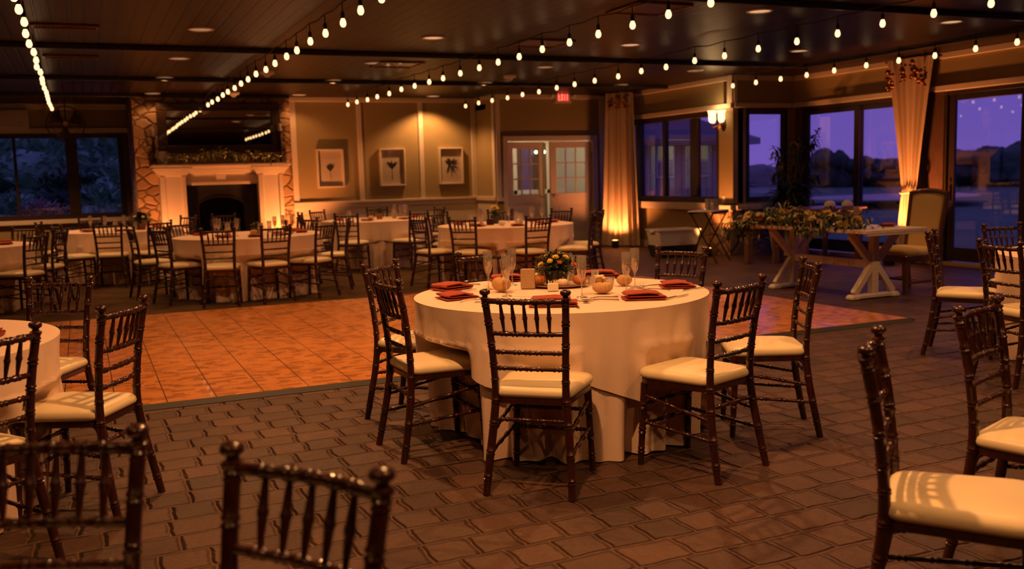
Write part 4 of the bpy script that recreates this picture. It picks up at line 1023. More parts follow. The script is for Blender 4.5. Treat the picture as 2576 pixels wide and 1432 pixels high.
# hand-lettered place card lying by the front napkin
pc = thing('place_card', 'white place card with a black handwritten scrawl behind the front chair', 'place card', (2.02, 4.36, ZC), rad(-26))
MB().box((0, 0, .0012), (.11, .065, .0016)).build('card', M['paper'], pc)
mb = MB()
for row, (y0, sc) in enumerate(((.012, 1.0), (-.016, .8))):
    pts = [(-.04*sc+i*.0033*sc, y0+.009*math.sin(i*1.35)*(1.2 if i in (1, 2, 9, 10, 20) else .6), .0026) for i in range(25)]
    mb.sweep(pts, .0011, 5)
mb.build('handwriting', M['ink'], pc)

# settings on the farther tables
FG = {}
def far_setting(T, where, naps, flutes, cups=()):
    cx, cy, R, _ = TABLES[T]
    for i, (a, r) in enumerate(naps):
        x, y = cx+r*math.cos(rad(a)), cy+r*math.sin(rad(a))
        napkin(x, y, rad(a+90), 'folded terracotta napkin %s' % where, i, 'napkins %s' % where, 1.0)
    for a, r in flutes:
        x, y = cx+r*math.cos(rad(a)), cy+r*math.sin(rad(a)); dup(FL0, (x, y, ZC), 0, 'champagne flute %s' % where, 'flutes %s' % where)
    for i, (a, r) in enumerate(cups):
        x, y = cx+r*math.cos(rad(a)), cy+r*math.sin(rad(a)); dup(TG0, (x, y, ZC), 0, 'water glass %s' % where, 'water glasses %s' % where)
far_setting('T2', 'on the french door table', [(-150, .62), (-100, .66), (-62, .64), (-15, .66), (30, .66), (150, .64)], [(-165, .42), (170, .36), (-40, .38), (-20, .5), (15, .46), (60, .42)], [(185, .5), (150, .48), (120, .42), (-70, .3), (35, .3)])
far_setting('T3', 'on the prints table', [(-120, .62), (-60, .62), (0, .64), (180, .64)], [(-10, .4), (10, .52), (-30, .5), (25, .4)], [(-20, .30), (5, .3), (160, .45)])
far_setting('T4', 'on the fireplace table', [(-125, .64), (-92, .66), (-60, .64), (-15, .66), (150, .64), (20, .64)], [(-150, .45), (-120, .38), (170, .40), (-35, .36), (20, .5), (-20, .55)], [(140, .3), (-75, .36), (40, .4)])
far_setting('T5', 'on the fern table', [(-140, .60), (-90, .64), (-30, .62)], [(-125, .38), (-80, .28), (170, .42)], [(-105, .30), (-60, .4)])
far_setting('T6', 'on the table under the wall fan', [(-55, .60), (-15, .62), (20, .62)], [(-75, .60)], [(-45, .40)])
far_setting('T7', 'on the near left table', [(-5, .60)], [], [])
far_setting('T8', 'on the right-edge table', [(150, .62)], [], [])
c3 = mum_pot('herb_pot', 'clay pot of green herbs in the middle of the prints table', (4.44, 15.25, ZC), .055, .10, .10, 8, 2, ('yellow',), 'terracotta', 1.0, 200)
c2 = mum_pot('bloom_pot', 'dark square pot with one big yellow bloom on the french door table', (5.18, 12.15, ZC), .065, .11, .11, 11, 0, ('yellow',), 'pot_dark', .8, 220)
b = MB(); petals(b, (0, 0, .205), .062, 14, 0, (0, -.3, 1), 3); b.build('bloom', M['yellow'], c2, True, 70)
o = MB().box((0, 0, .04), (.10, .05, .08), bev=.006).build('dark_block', M['bronze_dark'], None, loc=(4.98, 11.85, ZC), rz=rad(-20)); tag(o, 'dark upright block left of the bloom pot on the french door table', 'table sign')
mum_pot('mum_box', 'dark pot topped with yellow mums on the fireplace table', (2.02, 12.55, ZC), .075, .085, .09, 15, 11, ('yellow',), 'pot_dark', .65, 160)
mum_pot('herb_pot', 'dark pot of trailing greens at the right of the fireplace table', (2.42, 12.72, ZC), .045, .07, .085, 16, 0, ('yellow',), 'pot_dark', 1.0, 150)
mum_pot('greenery_centrepiece', 'loose green and tan centrepiece in a clay pot on the fern table', (.78, 15.35, ZC), .07, .09, .21, 18, 7, ('cream_petal',), 'terracotta', .8, 330)
o = MB().box((0, 0, .045), (.07, .04, .09), bev=.004).build('wooden_block', M['pale_wood'], None, loc=(1.62, 12.28, ZC), rz=rad(-20)); tag(o, 'upright pale wooden block at the left of the fireplace table', 'table sign')
for x, y, lab in ((2.22, 12.25, 'cream gourd left of centre on the fireplace table'), (1.92, 12.15, 'tan gourd in front of the mums on the fireplace table'), (5.42, 11.85, 'cream gourd right of the bloom pot on the french door table'), (5.02, 11.55, 'pale gourd at the front of the french door table'), (4.25, 15.1, 'small tan gourd beside the herbs on the prints table')):
    pumpkin(x, y, ZC, .05, M['pumpkin_tan' if 'tan' in lab else 'pumpkin_white'], lab)

# ------------------------------------------------------------------ sweetheart table, armchair and bay furniture
sw = thing('trestle_table', 'whitewashed farmhouse trestle table dressed with a flower garland', 'table', (7.69, 8.36, 0))
tp = MB()
for k in range(5): tp.box((-.43+.086+k*.172-.0, 0, .738), (.170, 1.92, .038), bev=.004)
tp.build('tabletop', M['white_wood'], sw); [MB().box((0, q*.93, .708), (.80, .05, .022), bev=.003).build('batten', M['white_wood'], sw) for q in (-1, 1)]
for s in (-1, 1):
    y = s*.63
    MB().box((0, y, .03), (.66, .10, .05), bev=.012).box((-.28, y, .02), (.12, .11, .04), bev=.01).box((.28, y, .02), (.12, .11, .04), bev=.01).build('foot', M['white_wood'], sw)
    MB().box((0, y, .38), (.085, .075, .66), bev=.004).build('post', M['white_wood'], sw)
    for a, b2, nm_ in (((-.27, .06), (-.03, .36), 'lower_brace'), ((.27, .06), (.03, .36), 'lower_brace'), ((-.03, .38), (-.33, .70), 'upper_brace'), ((.03, .38), (.33, .70), 'upper_brace')):
        d = Vector((b2[0]-a[0], 0, b2[1]-a[1])); ln = d.length; ang = math.atan2(d.x, d.z)
        Mx = Matrix.Translation(((a[0]+b2[0])/2, y, (a[1]+b2[1])/2)) @ Matrix.Rotation(ang, 4, 'Y')
        MB().box((0, 0, 0), (.07, .06, ln), bev=.004, M_=Mx).build(nm_, M['white_wood'], sw)
MB().box((0, 0, .36), (.045, 1.26, .085), bev=.004).build('stretcher', M['white_wood'], sw)
def garland(name, label, pts, rad_, seed, nleaf, blooms, hang=.5, leafmat='leaf', lf=.07, cat='garland'):
    t = thing(name, label, cat, pts[0]); r = random.Random(seed); base = Vector(pts[0]); fo = MB(); fo2 = MB(); P = [Vector(p)-base for p in pts]
    def at(u):
        x = u*(len(P)-1); i = min(int(x), len(P)-2); return P[i].lerp(P[i+1], x-i)
    MB().sweep([at(i/20) for i in range(21)], .012, 6).build('garland_stem', M['stem'], t)
    for k in range(nleaf):
        p = at(r.random())+Vector((r.gauss(0, rad_*.5), r.gauss(0, rad_*.5), abs(r.gauss(0, rad_*.4))))
        dn = r.random() < hang
        d = Vector((r.uniform(-1, 1), r.uniform(-1, 1), r.uniform(-1.4, -.2) if dn else r.uniform(-.1, .9)))
        (fo if k % 3 else fo2).leaf(p, d, (0, 0, 1), lf*r.uniform(.6, 1.35), lf*.38, .35, 2)
    fo.build('foliage', M[leafmat], t, True, 60); fo2.build('pale_foliage', M['leaf_pale'], t, True, 60)
    for k, (u, dx, dy, dz, R, m) in enumerate(blooms):
        b = MB(); petals(b, at(u)+Vector((dx, dy, dz)), R, 9, 0, (r.uniform(-.7, .1), r.uniform(-.7, .2), 1), 3); b.build('bloom', M[m], t, True, 70)
    return t
r = random.Random(5); bl = []
for k in range(48):
    u = r.random(); m = ['yellow', 'cream_petal', 'cream_petal', 'rust_petal', 'cream_petal', 'pink_petal', 'yellow', 'cream_petal'][k % 8]
    if m in ('yellow',) and u > .5: u -= .45
    bl.append((u, r.uniform(-.16, .12), r.uniform(-.06, .06), r.uniform(.03, .13), r.uniform(.036, .062), m))
garland('flower_garland', 'loose garland of yellow, cream and rust flowers along the trestle table', [(7.36, 7.62, .77), (7.38, 8.1, .785), (7.36, 8.5, .79), (7.38, 8.9, .785), (7.36, 9.22, .775), (7.32, 9.44, .70), (7.28, 9.52, .58)], .19, 9, 1300, bl, .55, 'leaf', .085)
garland('trailing_ribbon_greens', 'greens and ribbon trailing off the front edge of the trestle table', [(7.22, 7.95, .74), (7.20, 8.1, .70), (7.20, 8.28, .70), (7.22, 8.4, .73)], .06, 10, 160, [], .9)
mum_pot('yellow_mum_pot', 'dark pot of yellow mums standing behind the trestle table garland', (7.62, 8.98, .759), .075, .11, .12, 25, 13, ('yellow',), 'pot_dark', .8, 160)
dup(FL0, (7.72, 8.02, .7585), 0, 'lone champagne flute on the trestle table beside the garland')
napkin(7.93, 7.78, rad(60), 'folded terracotta napkin on the bare end of the trestle table', 0, None, 1.0, .7605)

ac = thing('armchair', 'high-backed cream upholstered chair at the end of the trestle table', 'chair', (8.44, 8.02, 0), rad(90))   # faces -x
def leg_(x, y, h, tilt=0): return MB().add([(x-.022, y-.022+tilt, 0), (x+.022, y-.022+tilt, 0), (x+.022, y+.022+tilt, 0), (x-.022, y+.022+tilt, 0), (x-.031, y-.031, h), (x+.031, y-.031, h), (x+.031, y+.031, h), (x-.031, y+.031, h)], [(3, 2, 1, 0), (4, 5, 6, 7), (0, 1, 5, 4), (1, 2, 6, 5), (2, 3, 7, 6), (3, 0, 4, 7)])
for x, y in ((-.25, .24), (.25, .24)): leg_(x, y, .36).build('leg', M['chair_frame'], ac)
for x, y in ((-.23, -.26), (.23, -.26)): leg_(x, y, .40, -.05).build('leg', M['chair_frame'], ac)
MB().box((0, .24, .385), (.54, .055, .075), bev=.006).box((0, -.24, .385), (.48, .055, .075), bev=.006).box((-.25, 0, .385), (.05, .46, .075), bev=.006).box((.25, 0, .385), (.05, .46, .075), bev=.006).build('seat_rail', M['chair_frame'], ac)
mb = MB(); prof = [(.97, .415), (1.0, .43), (1.01, .455), (.97, .48), (.86, .497), (.5, .508), (.01, .511)]; vs = []
def ol(k): return [(math.copysign(abs(math.cos(a))**.38, math.cos(a))*.268*k, math.copysign(abs(math.sin(a))**.38, math.sin(a))*.262*k) for a in [2*PI*i/40 for i in range(40)]]
for k, z in prof: vs += [(x, y+.01, z) for x, y in ol(k)]
mb.add(vs, [(i*40+j, i*40+(j+1) % 40, (i+1)*40+(j+1) % 40, (i+1)*40+j) for i in range(6) for j in range(40)]+[tuple(reversed(range(40))), tuple(range(240, 280))]); mb.build('seat_cushion', M['upholstery'], ac, True, 60)
def bk_pt(u, z, d):    # back panel leaning away
    t = (z-.46)/.66; w = .225+.03*t; return ((u-.5)*2*w, -.255-.11*t+d+.025*(1-(2*u-1)**2)*-1*0, z)
for s in (0, 1):
    MB().sweep([Vector(bk_pt(s, .40+.70*k/8, 0)) for k in range(9)], .027, 10).build('back_stile', M['chair_frame'], ac, True, 50)
MB().sweep([Vector(bk_pt(k/12, 1.085+.03*math.sin(PI*k/12), 0)) for k in range(13)], .030, 10).build('top_rail', M['chair_frame'], ac, True, 50)
mb = MB()
def padf(u, v): z = .47+.62*v; p = bk_pt(.06+.88*u, z, 0); b = math.sin(PI*min(1, max(0, u)))**.5*math.sin(PI*min(1, max(0, v*.98+.01)))**.4; return (p[0], p[1]+.012+.026*b, p[2])
def padb(u, v): z = .47+.62*v; p = bk_pt(.94-.88*u, z, 0); return (p[0], p[1]-.018, p[2])
mb.grid(padf, 16, 20); mb.grid(padb, 16, 20); mb.build('back_cushion', M['upholstery'], ac, True, 60)
for x in (-.24, .24): MB().box((x, 0, .12), (.022, .5, .03), bev=.004).build('side_stretcher', M['chair_frame'], ac)
MB().box((0, -.02, .12), (.47, .022, .03), bev=.004).build('cross_stretcher', M['chair_frame'], ac)

sb = thing('sideboard', 'brown wooden sideboard behind the trestle table', 'sideboard', (9.86, 11.05, 0))
MB().box((0, 0, .815), (1.14, .86, .03), bev=.006).build('top', M['brown_wood'], sb); MB().box((0, 0, .66), (1.04, .76, .28), bev=.006).build('carcass', M['brown_wood'], sb)
for k in (-1, 1):
    d = MB().box((k*.26, -.388, .66), (.48, .02, .22), bev=.005).build('drawer', M['brown_wood'], sb); MB().ball((k*.26, -.41, .66), .014).build('knob', M['bronze'], d)
for x in (-.48, .48):
    for y in (-.34, .34): MB().box((x, y, .26), (.06, .06, .52), bev=.006).build('leg', M['brown_wood'], sb)
pt = thing('low_console', 'low wooden console end with a square leg left of the garland', 'console table', (9.08, 11.62, 0))
MB().box((0, 0, .29), (.10, .10, .58), bev=.006).build('leg', M['brown_wood'], pt); MB().box((.30, 0, .60), (.78, .18, .045), bev=.006).build('top', M['pale_wood'], pt); MB().box((.58, 0, .29), (.10, .10, .58), bev=.006).build('leg', M['brown_wood'], pt); MB().box((.29, 0, .54), (.50, .04, .08), bev=.004).build('apron', M['brown_wood'], pt)
o = MB().lathe([(.03, 0), (.045, .01), (.05, .03), (.03, .04), (.001, .042)], 16).build('small_dish', M['white_plastic'], None, loc=(9.08, 11.62, .624)); tag(o, 'small pale upturned dish on the low console end', 'dish')
for k, (x, y) in enumerate(((9.98, 10.90), (10.20, 10.78))):
    o = MB().lathe([(.075, 0), (.085, .012), (.080, .05), (.055, .085), (.02, .098), (.001, .10)], 20).build('white_bowl', M['white_plastic'], None, loc=(x, y, .831)); tag(o, ['upturned white bowl on the sideboard, left of two', 'upturned white bowl on the sideboard, right of two'][k], 'bowl')
# tall arching plant in its white planter in the bay corner
pp = thing('arching_pot_plant', 'tall dark arching plant in a big white planter in the bay corner', 'potted plant', (10.38, 12.28, 0))
MB().lathe([(.20, 0), (.24, .02), (.30, .40), (.31, .46), (.295, .46), (.28, .42), (.001, .42)], 32, cap=False).build('planter', M['white_plastic'], pp, True, 40)
fo = MB(); cn = MB(); r = random.Random(12)
canes = [((0, 0), (-.10, -.05, 1.05), (-.20, -.08, 1.55), (-.42, -.12, 1.78)), ((0, 0), (.06, -.02, 1.05), (.16, -.06, 1.6), (.12, -.10, 1.9)), ((0, 0), (.12, -.06, 1.1), (.30, -.12, 1.75), (.46, -.2, 2.05)), ((0, 0), (-.05, .03, .9), (-.12, .0, 1.25), (-.4, -.15, 1.35)), ((0, 0), (.02, -.10, .95), (.22, -.22, 1.3), (.3, -.3, 1.25))]
for c in canes:
    P_ = [Vector((c[0][0], c[0][1], .42)), Vector(c[1]), Vector(c[2]), Vector(c[3])]
    Q = [P_[0]*(1-t)**3+P_[1]*3*t*(1-t)**2+P_[2]*3*t*t*(1-t)+P_[3]*t**3 for t in [i/12 for i in range(13)]]
    cn.sweep(Q, [.014-.0006*i for i in range(13)], 7)
    for k in range(46):
        t = r.uniform(.55, 1); p = Q[int(t*12)]; fo.leaf(p+Vector((r.gauss(0, .03), r.gauss(0, .03), r.gauss(0, .03))), (r.uniform(-1, 1), r.uniform(-1, 1), r.uniform(-.9, .7)), (0, 0, 1), r.uniform(.10, .22), r.uniform(.035, .06), .5, 3)
for k in range(330):
    a = r.uniform(0, 2*PI); rr_ = r.uniform(.02, .22); fo.leaf((rr_*math.cos(a), rr_*math.sin(a), r.uniform(.45, 1.15)), (math.cos(a)*.9, math.sin(a)*.9, r.uniform(-.1, 1.2)), (0, 0, 1), r.uniform(.16, .34), r.uniform(.035, .06), .7, 3)
cn.build('canes', M['stem'], pp); fo.build('foliage', M['leaf'], pp, True, 60)

# folding tray stand with glass cylinders
ts = thing('tray_stand', 'folding dark tray stand holding glass cylinders before the stone pillar', 'tray stand', (8.86, 12.32, 0), rad(30))
MB().box((0, 0, .79), (.62, .42, .022), bev=.006).build('tray', M['white_plastic'], ts); MB().box((0, -.19, .765), (.58, .03, .03), bev=.004).box((0, .19, .765), (.58, .03, .03), bev=.004).build('rail', M['bronze_dark'], ts)
for x in (-.25, .25):
    for s in (-1, 1): MB().sweep([(x+s*.014, -.24*s, .0), (x+s*.014, .19*s, .76)], .0125, 8).build('leg', M['bronze_dark'], ts)
MB().sweep([(-.26, -.02, .42), (.26, -.02, .42)], .007, 8).build('pivot_bar', M['bronze_dark'], ts)
gc = None
for k, (dx, dy) in enumerate(((-.06, -.10), (.02, -.12), (.10, -.09), (.17, -.03), (-.02, 0), (.06, .02), (.13, .08), (.20, .10))):
    c_, s_ = math.cos(rad(30)), math.sin(rad(30)); x, y = 8.86+dx*c_-dy*s_, 12.32+dx*s_+dy*c_
    lab = 'clear glass cylinder in the cluster on the tray stand'
    if gc is None:
        gc = thing('glass_cylinder', lab, 'glass vase', (x, y, .802), 0, 'glass cylinders on the tray stand')
        MB().lathe([(.034, 0), (.036, .002), (.036, .168), (.0375, .172), (.033, .172), (.033, .006), (.0005, .006)], 20, cap=False).build('glass_body', M['glass'], gc, True, 60); register(gc)
    else: dup(gc, (x, y, .802), 0)
cn_ = thing('tea_light', 'lit tea light beside the glass cylinders on the tray stand', 'candle', (8.68, 12.16, .802))
MB().lathe([(.018, 0), (.019, .014), (.017, .014), (.0005, .012)], 16, cap=False).build('cup', M['steel'], cn_); MB().lathe([(.0005, .0125), (.004, .018), (.0025, .026), (.0004, .034)], 10).build('flame', M['flame'], cn_)
c2_ = thing('tea_light', 'added candle for the golden glow inside the glass cylinder cluster', 'candle', (8.86+.03*math.cos(rad(30))+.05*math.sin(rad(30)), 12.32+.03*math.sin(rad(30))-.05*math.cos(rad(30)), .802))  # candle added to put a golden glow into the glass
MB().lathe([(.016, 0), (.017, .09), (.0005, .09)], 16, cap=False).build('wax', M['candle'], c2_); MB().lathe([(.0005, .092), (.004, .10), (.0025, .11), (.0004, .122)], 10).build('flame', M['flame'], c2_)
bn = thing('storage_bin', 'pale plastic storage bin under the window beside the tray stand', 'storage bin', (8.95, 13.45, 0), rad(-6))
mb = MB()
def bin_loop(hx_, hy_, z): return [(-hx_, -hy_, z), (hx_, -hy_, z), (hx_, hy_, z), (-hx_, hy_, z)]
vs = bin_loop(.33, .21, .20)+bin_loop(.37, .245, .44)+bin_loop(.385, .26, .445)+bin_loop(.385, .26, .465)+bin_loop(.355, .23, .465)+bin_loop(.315, .20, .21)
mb.add(vs, [(i*4+j, i*4+(j+1) % 4, (i+1)*4+(j+1) % 4, (i+1)*4+j) for i in range(5) for j in range(4)]+[(3, 2, 1, 0), (20, 21, 22, 23)]); mb.build('tub', M['white_plastic'], bn, False)
for s in (-1, 1): MB().box((s*.39, 0, .43), (.02, .16, .035), bev=.006).build('handle', M['white_plastic'], bn)
bk2 = thing('black_crate', 'black crate under the pale storage bin', 'crate', (8.95, 13.45, 0), rad(-6))
vs = bin_loop(.31, .20, .0)+bin_loop(.35, .23, .17)+bin_loop(.36, .24, .195)+bin_loop(.33, .21, .195)+bin_loop(.30, .19, .02); mb = MB()
mb.add(vs, [(i*4+j, i*4+(j+1) % 4, (i+1)*4+(j+1) % 4, (i+1)*4+j) for i in range(4) for j in range(4)]+[(3, 2, 1, 0), (16, 17, 18, 19)]); mb.build('tub', M['crate'], bk2, False)
MB().box((0, -.235, .15), (.2, .012, .04), bev=.003).build('handle', M['crate'], bk2)

# ------------------------------------------------------------------ fireplace, mirror and prints
fm = thing('fireplace_mantel', 'white columned fireplace mantel glowing amber from below', 'fireplace mantel', (2.26, 17.55, 0))
def mbx(nm, x0, x1, y0, y1, z0, z1, m='trim', bev=.005): return MB().box(((x0+x1)/2-2.26, (y0+y1)/2-17.55, (z0+z1)/2), (x1-x0, y1-y0, z1-z0), bev=bev).build(nm, M[m], fm)
for a, b in ((1.22, 1.64), (2.85, 3.28)):
    mbx('column', a, b, 17.26, 17.545, 0, 1.60); mbx('column_edge', a, a+.09, 17.235, 17.262, .16, 1.56); mbx('column_edge', b-.07, b, 17.235, 17.262, .16, 1.56)
    mbx('plinth', a-.025, b+.025, 17.21, 17.545, 0, .16)
    cm = MB()
    for k in range(5):
        e = .02+.022*k; cm.box(((a+b)/2-2.26, (17.26-e+17.545)/2-17.55, 1.575+.028*k), (b-a+2*e, 17.545-17.26+e, .028), bev=.004)
    cm.build('capital', M['trim'], fm)
mbx('frieze', 1.64, 2.85, 17.36, 17.545, 1.40, 1.62); mbx('keystone', 2.15, 2.31, 17.335, 17.37, 1.41, 1.62); mbx('frieze_moulding', 1.64, 2.85, 17.32, 17.37, 1.40, 1.45); mbx('frieze_moulding', 1.64, 2.85, 17.31, 17.37, 1.595, 1.64)
mbx('shelf', 1.09, 3.42, 17.12, 17.545, 1.715, 1.755); mbx('shelf_moulding', 1.60, 2.89, 17.24, 17.545, 1.64, 1.715)
# slate surround with an arched opening
arc = [(1.645, .0), (1.645, 1.40), (2.845, 1.40), (2.845, 0), (2.60, 0), (2.60, 1.03)]+[(2.22+.38*math.cos(a), 1.03+.15*math.sin(a)) for a in [PI*i/16 for i in range(1, 16)]]+[(1.84, 1.03), (1.84, 0)]
Mx = Matrix.Translation((-2.26, 17.43-17.55, 0)) @ Matrix.Rotation(rad(90), 4, 'X')
sl = MB()
n_ = len(arc)
# build the U-shaped slab as quads between outer and inner outlines
outer = [(1.645, 0), (1.645, 1.03), (1.645, 1.40)]+[(1.645+1.2*i/16, 1.40) for i in range(1, 16)]+[(2.845, 1.40), (2.845, 1.03), (2.845, 0)]
inner = [(1.84, 0), (1.84, 1.03), (1.84, 1.03)]+[(2.22-.38*math.cos(PI*i/16), 1.03+.15*math.sin(PI*i/16)) for i in range(1, 16)]+[(2.60, 1.03), (2.60, 1.03), (2.60, 0)]
vs = []
for y in (17.42, 17.545):
    vs += [(x-2.26, y-17.55, z) for x, z in outer]+[(x-2.26, y-17.55, z) for x, z in inner]
m = len(outer); fs = []
for i in range(m-1):
    fs += [(i, i+1, m+i+1, m+i), (2*m+i+1, 2*m+i, 3*m+i, 3*m+i+1), (m+i, m+i+1, 3*m+i+1, 3*m+i), (i+1, i, 2*m+i, 2*m+i+1)]
sl.add(vs, fs); sl.build('slate_surround', M['stone_dark'], fm, False)
mb = MB().sweep([(1.83-2.26, -.135, .02), (1.83-2.26, -.135, 1.03)]+[(2.22-.39*math.cos(PI*i/16)-2.26, -.135, 1.03+.16*math.sin(PI*i/16)) for i in range(1, 16)]+[(2.61-2.26, -.135, 1.03), (2.61-2.26, -.135, .02)], .018, 8); mb.build('arch_frame', M['bronze_dark'], fm)
mb = MB()
for k in range(26): x = 1.87+k*.028; mb.sweep([(x-2.26, -.10, .05), (x-2.26, -.10, 1.02+.14*math.sin(PI*(x-1.84)/.76))], .0025, 5)
mb.build('spark_screen', M['black'], fm)
mbx('hearth_slab', 1.0, 3.45, 16.95, 17.20, 0.006, .035, 'stone_dark')
bx('wall_firebox', M['soot_and_shade'], 1.72, 2.76, 18.1, 18.19, 0, 1.29, st=True)
lg = thing('firewood', 'dark logs lying in the firebox', 'logs', (2.22, 17.85, 0.0))
for k, (x, z, a) in enumerate(((0, .09, .1), (.05, .24, -.15), (-.08, .17, .25))): MB().sweep([(x-.3, -.02*k, z), (x+.3, .05*math.sin(a), z+.02)], .07, 10).build('log', M['bark'], lg)
mi = thing('wall_mirror', 'wide dark-framed mirror over the mantel reflecting the string lights', 'mirror', (2.29, 17.515, 2.38))
W_, H_ = 2.08, .86
MB().box((0, -.012, 0), (W_-.26, .012, H_-.22)).build('mirror_glass', M['mirror'], mi, False)
fr = MB()
for x0, x1, z0, z1 in ((-W_/2, W_/2, H_/2-.13, H_/2), (-W_/2, W_/2, -H_/2, -H_/2+.13), (-W_/2, -W_/2+.15, -H_/2+.13, H_/2-.13), (W_/2-.15, W_/2, -H_/2+.13, H_/2-.13)):
    fr.box(((x0+x1)/2, -.03, (z0+z1)/2), (x1-x0, .07, z1-z0), bev=.012)
for x0, x1, z0, z1 in ((-W_/2+.11, W_/2-.11, H_/2-.135, H_/2-.10), (-W_/2+.11, W_/2-.11, -H_/2+.10, -H_/2+.135), (-W_/2+.12, -W_/2+.155, -H_/2+.12, H_/2-.12), (W_/2-.155, W_/2-.12, -H_/2+.12, H_/2-.12)):
    fr.box(((x0+x1)/2, -.055, (z0+z1)/2), (x1-x0, .04, z1-z0), bev=.008)
fr.build('frame', M['mirror_frame'], mi, True, 30)
ZM = 1.756
for k, (x, lab) in enumerate(((1.17, 'tall turned candlestick with a pillar candle at the left end of the mantel'), (3.30, 'tall turned candlestick with a pillar candle at the right end of the mantel'))):
    cs = thing('candlestick', lab, 'candlestick', (x, 17.42, ZM))
    h = .48 if k == 0 else .56
    MB().lathe([(.06, 0), (.06, .015), (.035, .03), (.022, .06), (.032, .09), (.022, .12), (.018, .16), (.026, .22), (.028, .30), (.020, h-.08), (.020, h-.06), (.034, h-.04), (.045, h-.01), (.045, h), (.001, h)], 18).build('stick', M['chair'], cs, True, 50)
    MB().lathe([(.037, h), (.038, h+.005), (.038, h+.125), (.033, h+.13), (.001, h+.122)], 20).build('pillar_candle', M['candle'], cs)
ur = thing('white_urn', 'white scrolled urn behind the left candlestick on the mantel', 'urn', (1.30, 17.34, ZM))
MB().lathe([(.055, 0), (.055, .012), (.025, .03), (.03, .05), (.075, .11), (.085, .16), (.07, .20), (.078, .225), (.07, .225), (.06, .20), (.001, .19)], 22).build('body', M['white_plastic'], ur, True, 50)
for s in (-1, 1): MB().sweep([(s*.08, 0, .17), (s*.115, 0, .19), (s*.12, 0, .14), (s*.075, 0, .10)], .009, 7).build('handle', M['white_plastic'], ur)
ln = thing('lantern', 'small brown lantern at the right end of the mantel', 'lantern', (3.22, 17.28, ZM))
MB().box((0, 0, .008), (.13, .11, .016), bev=.003).box((0, 0, .165), (.13, .11, .014), bev=.003).build('base_and_roof', M['brown_wood'], ln)
for x in (-.055, .055):
    for y in (-.045, .045): MB().box((x, y, .087), (.012, .012, .145)).build('post', M['brown_wood'], ln)
MB().lathe([(.025, .016), (.025, .10), (.001, .10)], 14).build('candle', M['candle'], ln); MB().sweep([(-.03, 0, .172), (-.02, 0, .21), (.02, 0, .21), (.03, 0, .172)], .004, 6).build('ring', M['bronze'], ln)
garland('greenery_garland', 'pale eucalyptus garland draped along the fireplace mantel', [(1.42, 17.22, ZM+.05), (1.8, 17.2, ZM+.07), (2.2, 17.22, ZM+.16), (2.5, 17.2, ZM+.08), (2.9, 17.2, ZM+.06), (3.15, 17.22, ZM+.03)], .12, 31, 620, [], .42, 'leaf_pale', .09)

def frame_print(x0, x1, label, seed):
    t = thing('framed_print', label, 'framed print', ((x0+x1)/2, YA, 1.64)); w, h = x1-x0, .715
    f = MB()
    for a, b, c, d in ((-w/2, w/2, h/2-.03, h/2), (-w/2, w/2, -h/2, -h/2+.03), (-w/2, -w/2+.03, -h/2+.03, h/2-.03), (w/2-.03, w/2, -h/2+.03, h/2-.03)): f.box(((a+b)/2, -.04, (c+d)/2), (b-a, .08, d-c), bev=.003)
    f.build('frame', M['trim'], t); MB().box((0, -.012, 0), (w-.05, .01, h-.05)).build('mount', M['paper'], t, False)
    MB().box((0, -.068, 0), (w-.06, .003, h-.06)).build('glazing', M['glazing'], t, False)
    a = MB(); r = random.Random(seed)
    if seed == 1:
        a.sweep([(.01, -.02, -.22), (.0, -.02, -.05)], .003, 6)
        for k in range(13): q = -1+2*k/12; a.leaf((0, -.02, -.05), (q*.85, 0, 1), (0, 1, 0), .12+.02*(1-abs(q)), .022, .1, 3)
    elif seed == 2:
        a.sweep([(0, -.02, -.24), (.0, -.02, -.02)], .003, 6)
        for k in range(17): q = -1+2*k/16; a.leaf((0, -.02, -.05+.02*abs(q)), (q*1.1, 0, 1+.5*r.random()), (0, 1, 0), r.uniform(.10, .19), .034, .1, 3)
    else:
        a.sweep([(.02, -.02, -.22), (.0, -.02, .12)], .004, 6)
        for k in range(18):
            z = -.02+.10*r.random(); a.leaf((0, -.02, z), (r.uniform(-.8, .8), 0, r.uniform(-1, .8)), (0, 1, 0), r.uniform(.08, .17), .03, .15, 3)
        for q in (-1, 1): a.leaf((0, -.02, .0), (q*.7, 0, -1), (0, 1, 0), .17, .03, .1, 3)
    a.build('pressed_plant', M['plant_ink'], t, True, 60)
frame_print(4.0, 4.505, 'white box-framed pressed fan flower, nearest the fireplace of the three prints', 1)
frame_print(5.2, 5.705, 'white box-framed pressed dark tulip-shaped bloom, middle of the three prints', 2)
frame_print(6.395, 6.895, 'white box-framed pressed drooping plant, nearest the french doors of the three prints', 3)

# ------------------------------------------------------------------ wall and ceiling fittings
au = thing('air_conditioner', 'white wall air conditioner at the upper left by the window', 'air conditioner', (-1.33, YL, 2.66))
mb = MB(); pr = [(0, -.17), (-.13, -.17), (-.19, -.13), (-.21, -.05), (-.205, .10), (-.18, .165), (0, .17)]
n = len(pr); vs = [(sx*.55, y, z) for sx in (-1, 1) for y, z in pr]; mb.add(vs, [tuple(range(n)), tuple(reversed(range(n, 2*n)))]+[((i+1) % n, i, n+i, n+(i+1) % n) for i in range(n)]); mb.build('housing', M['white_plastic'], au, True, 30)
MB().box((0, -.185, -.115), (1.0, .03, .045), bev=.008).build('vent_flap', M['trim'], au); MB().box((.43, -.208, -.06), (.08, .006, .012)).build('status_strip', M['bronze'], au)
fn = thing('hanging_fan', 'dark caged fan hanging from the ceiling before the far-left window', 'fan', (-.17, 18.9, 2.54))
